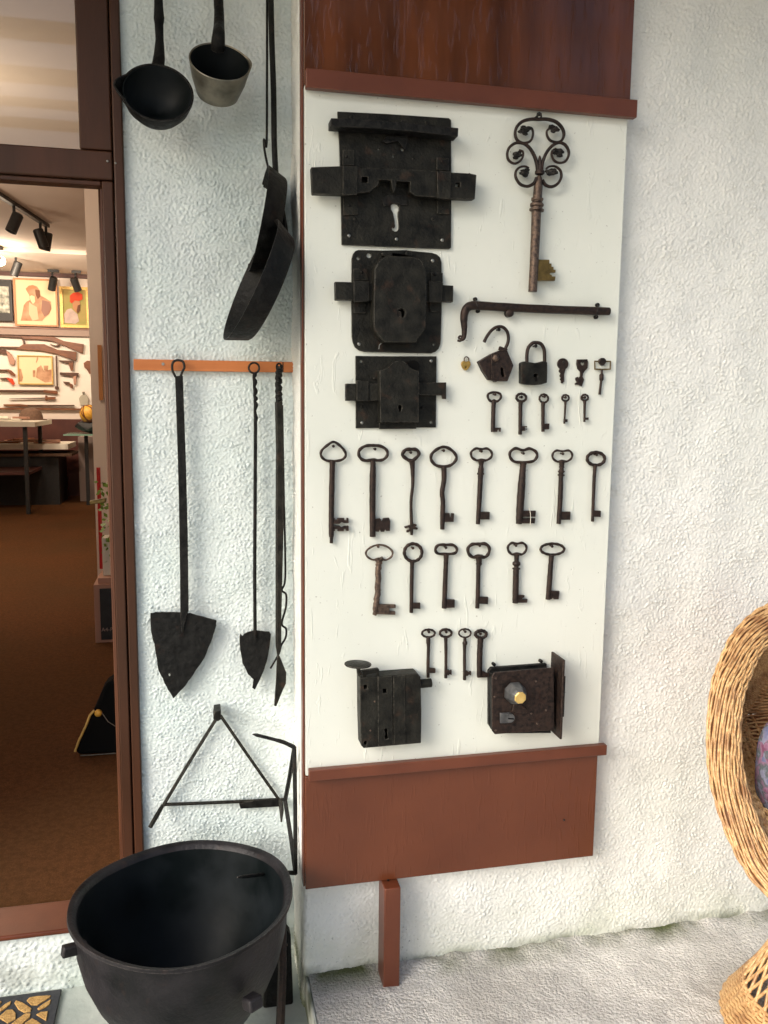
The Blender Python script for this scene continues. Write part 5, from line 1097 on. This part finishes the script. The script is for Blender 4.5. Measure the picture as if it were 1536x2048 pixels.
link('storage_box', box(BM(), cg.x - .12, cg.x + .32, yg + .4, yg + .8, ZI, cg.z - .05), mat('grey_carton', (.26, .20, .18), None, rough=.7), label='grey carton standing on the floor behind the glass stand', cat='box', smooth=False)
cb = U(178, 828, Y=yg); b = BM(); bmesh.ops.create_icosphere(b, subdivisions=3, radius=.105, matrix=Matrix.Translation(cb)); T = Thing('gourd_ball', 'round orange patterned gourd ball on top of the dark stone', 'ornament', cb - Vector((0, 0, .105)))
T.part('ball', b, MGOLDBALL, ang=180)
for k in range(5):
    ax_ = Vector((random.uniform(-1, 1), random.uniform(-1, 1), random.uniform(-1, 1))).normalized(); e = ax_.orthogonal().normalized(); g_ = ax_.cross(e)
    T.part('painted_band', tube(BM(), [cb + (e * math.cos(t) + g_ * math.sin(t)) * .104 for t in np.linspace(0, 2 * PI, 25)[:-1]], .008, 5, True), MGUNW)
b = BM(); bmesh.ops.create_icosphere(b, subdivisions=2, radius=1); cs = cg + Vector((.1, .05, .085))
for v in b.verts: k = 1 + random.uniform(-.12, .12); v.co = cs + Vector((v.co.x * .2 * k, v.co.y * .13 * k, max(v.co.z, -.95) * .085 * k))
link('dark_stone', b, MBLACK, label='rough dark stone on the glass stand under the gourd', cat='stone', ang=20)
T = Thing('rope_coil', 'loose coil of pale rope on the carpet by the black case', 'rope', at_floor(155, 980))
for k in range(5):
    c = at_floor(150 + 6 * k, 984 - 2 * k); rr = .22 + .03 * k
    T.part('loop', tube(BM(), [c + Vector((rr * math.cos(t), rr * .8 * math.sin(t), .012 + .006 * k)) for t in np.linspace(0, 2 * PI, 29)[:-1]], .009, 5, True), MPINK)

# things beside the door, just showing past the jamb
yp = 2.70; pa = U(191, 1282, Y=yp); pb2 = U(191, 1170, Y=yp)
T = Thing('plant_pedestal', 'pinkish pedestal with black front sign beside the door jamb', 'pedestal', (pa.x + .2, yp + .1, ZI))
T.part('pedestal_body', box(BM(), pa.x, pa.x + .34, yp, yp + .3, ZI, pb2.z), MPINK, smooth=False)
T.part('pedestal_cap', box(BM(), pa.x + .02, pa.x + .32, yp + .02, yp + .28, pb2.z + .001, pb2.z + .03), MPINK, smooth=False)
sa, sb = U(199, 1178, Y=yp - .01), U(199, 1280, Y=yp - .01)
SG = T.part('sign_panel', box(BM(), sa.x, pa.x + .33, yp - .010, yp - .001, sb.z, sa.z), MBLACK, smooth=False)
cu = bpy.data.curves.new('lettering', 'FONT'); cu.body = 'A4-P'; cu.size = .028; cu.extrude = .0005
to = bpy.data.objects.new('lettering', cu); COL.objects.link(to); dg = bpy.context.evaluated_depsgraph_get(); me = bpy.data.meshes.new_from_object(to.evaluated_get(dg)); bpy.data.objects.remove(to)
lp = U(203, 1263, Y=yp - .012); me.transform(Matrix.Translation(lp) @ Matrix.Rotation(PI / 2, 4, 'X')); link('lettering', me, MGREYP, SG, T.loc, smooth=False)
pc = U(211, 1164, Y=yp + .1)
T = Thing('potted_vine', 'green leafy vine in a white pot on the pedestal', 'plant', (pc.x + .05, yp + .12, pb2.z + .031))
zp0, zp1 = pb2.z + .031, U(211, 1040, Y=yp + .1).z
T.part('pot', box(BM(), U(206, 1130, Y=yp + .1).x, U(206, 1130, Y=yp + .1).x + .10, yp + .08, yp + .18, zp0, zp0 + .20), MPAPER, bevel=.004)
b = BM()
for i in range(70):
    z_ = random.uniform(zp0 + .05, zp1 + .22); c = Vector((U(209, 1100, Y=yp + .1).x + random.uniform(-.02, .09), yp + .06 + random.uniform(-.03, .08), z_)); a = Vector((random.uniform(-1, 1), random.uniform(-1, 1), random.uniform(-1.2, .3))).normalized(); s1 = a.orthogonal().normalized(); L1 = random.uniform(.025, .045)
    vs = [b.verts.new(c + q) for q in (Vector(), a * L1 * .5 + s1 * L1 * .35, a * L1, a * L1 * .5 - s1 * L1 * .35)]; b.faces.new(vs)
T.part('foliage', b, MLEAF, kind='stuff', smooth=False)
xr_ = U(200, 1050, Y=2.9)
link('red_pole', tube(BM(), [(xr_.x, 2.9, ZI + .35), (U(198, 975, Y=2.9).x, 2.9, U(198, 935, Y=2.9).z)], .010, 10), MRED, label='thin bright red pole standing beside the door jamb', cat='pole')
pz = U(150, 1510, Z=ZI)
T = Thing('folded_umbrella', 'black flared cloth bundle with golden trim standing by the jamb', 'bundle', (pz.x + .12, pz.y, ZI))
FP = frame(120, 1040, 3.94)
b = plate(BM(), [(120, 1838), (150, 1740), (200, 1640), (255, 1530), (290, 1450), (340, 1330), (370, 1290), (430, 1250), (520, 1250), (560, 1500), (600, 1835), (430, 1842), (250, 1848), (160, 1852)], pz.y + .06, pz.y - .02, (), FP); T.part('cloth_body', b, MHOLE, bevel=.012, bseg=3)
T.part('golden_trim', tube(BM(), [U(*FP(x, y), Y=pz.y - .022) for x, y in ((118, 1825), (150, 1735), (205, 1620), (235, 1540), (270, 1500))], .0045, 6), MGILT)
T.part('golden_knob', disc(BM(), FP(300, 1525), pz.y - .02, pz.y - .03, 7, 14, .006), MGOLDBALL)
T.part('silver_hem', tube(BM(), [U(*FP(x, y), Y=pz.y - .03) for x, y in ((160, 1856), (250, 1852), (440, 1838))], .002, 6), MSTEEL)
T.part('silver_cord', tube(BM(), [U(*FP(x, y), Y=pz.y - .025) for x, y in ((330, 1520), (380, 1590), (435, 1625))], .0015, 6), MSTEEL)
link('door_latch', obox(BM(), U(180, 1005, Y=.9), U(212, 1000, Y=.9), .02, .012), MBRASSD, label='short brass lever catch poking past the door jamb', cat='catch', bevel=.002)
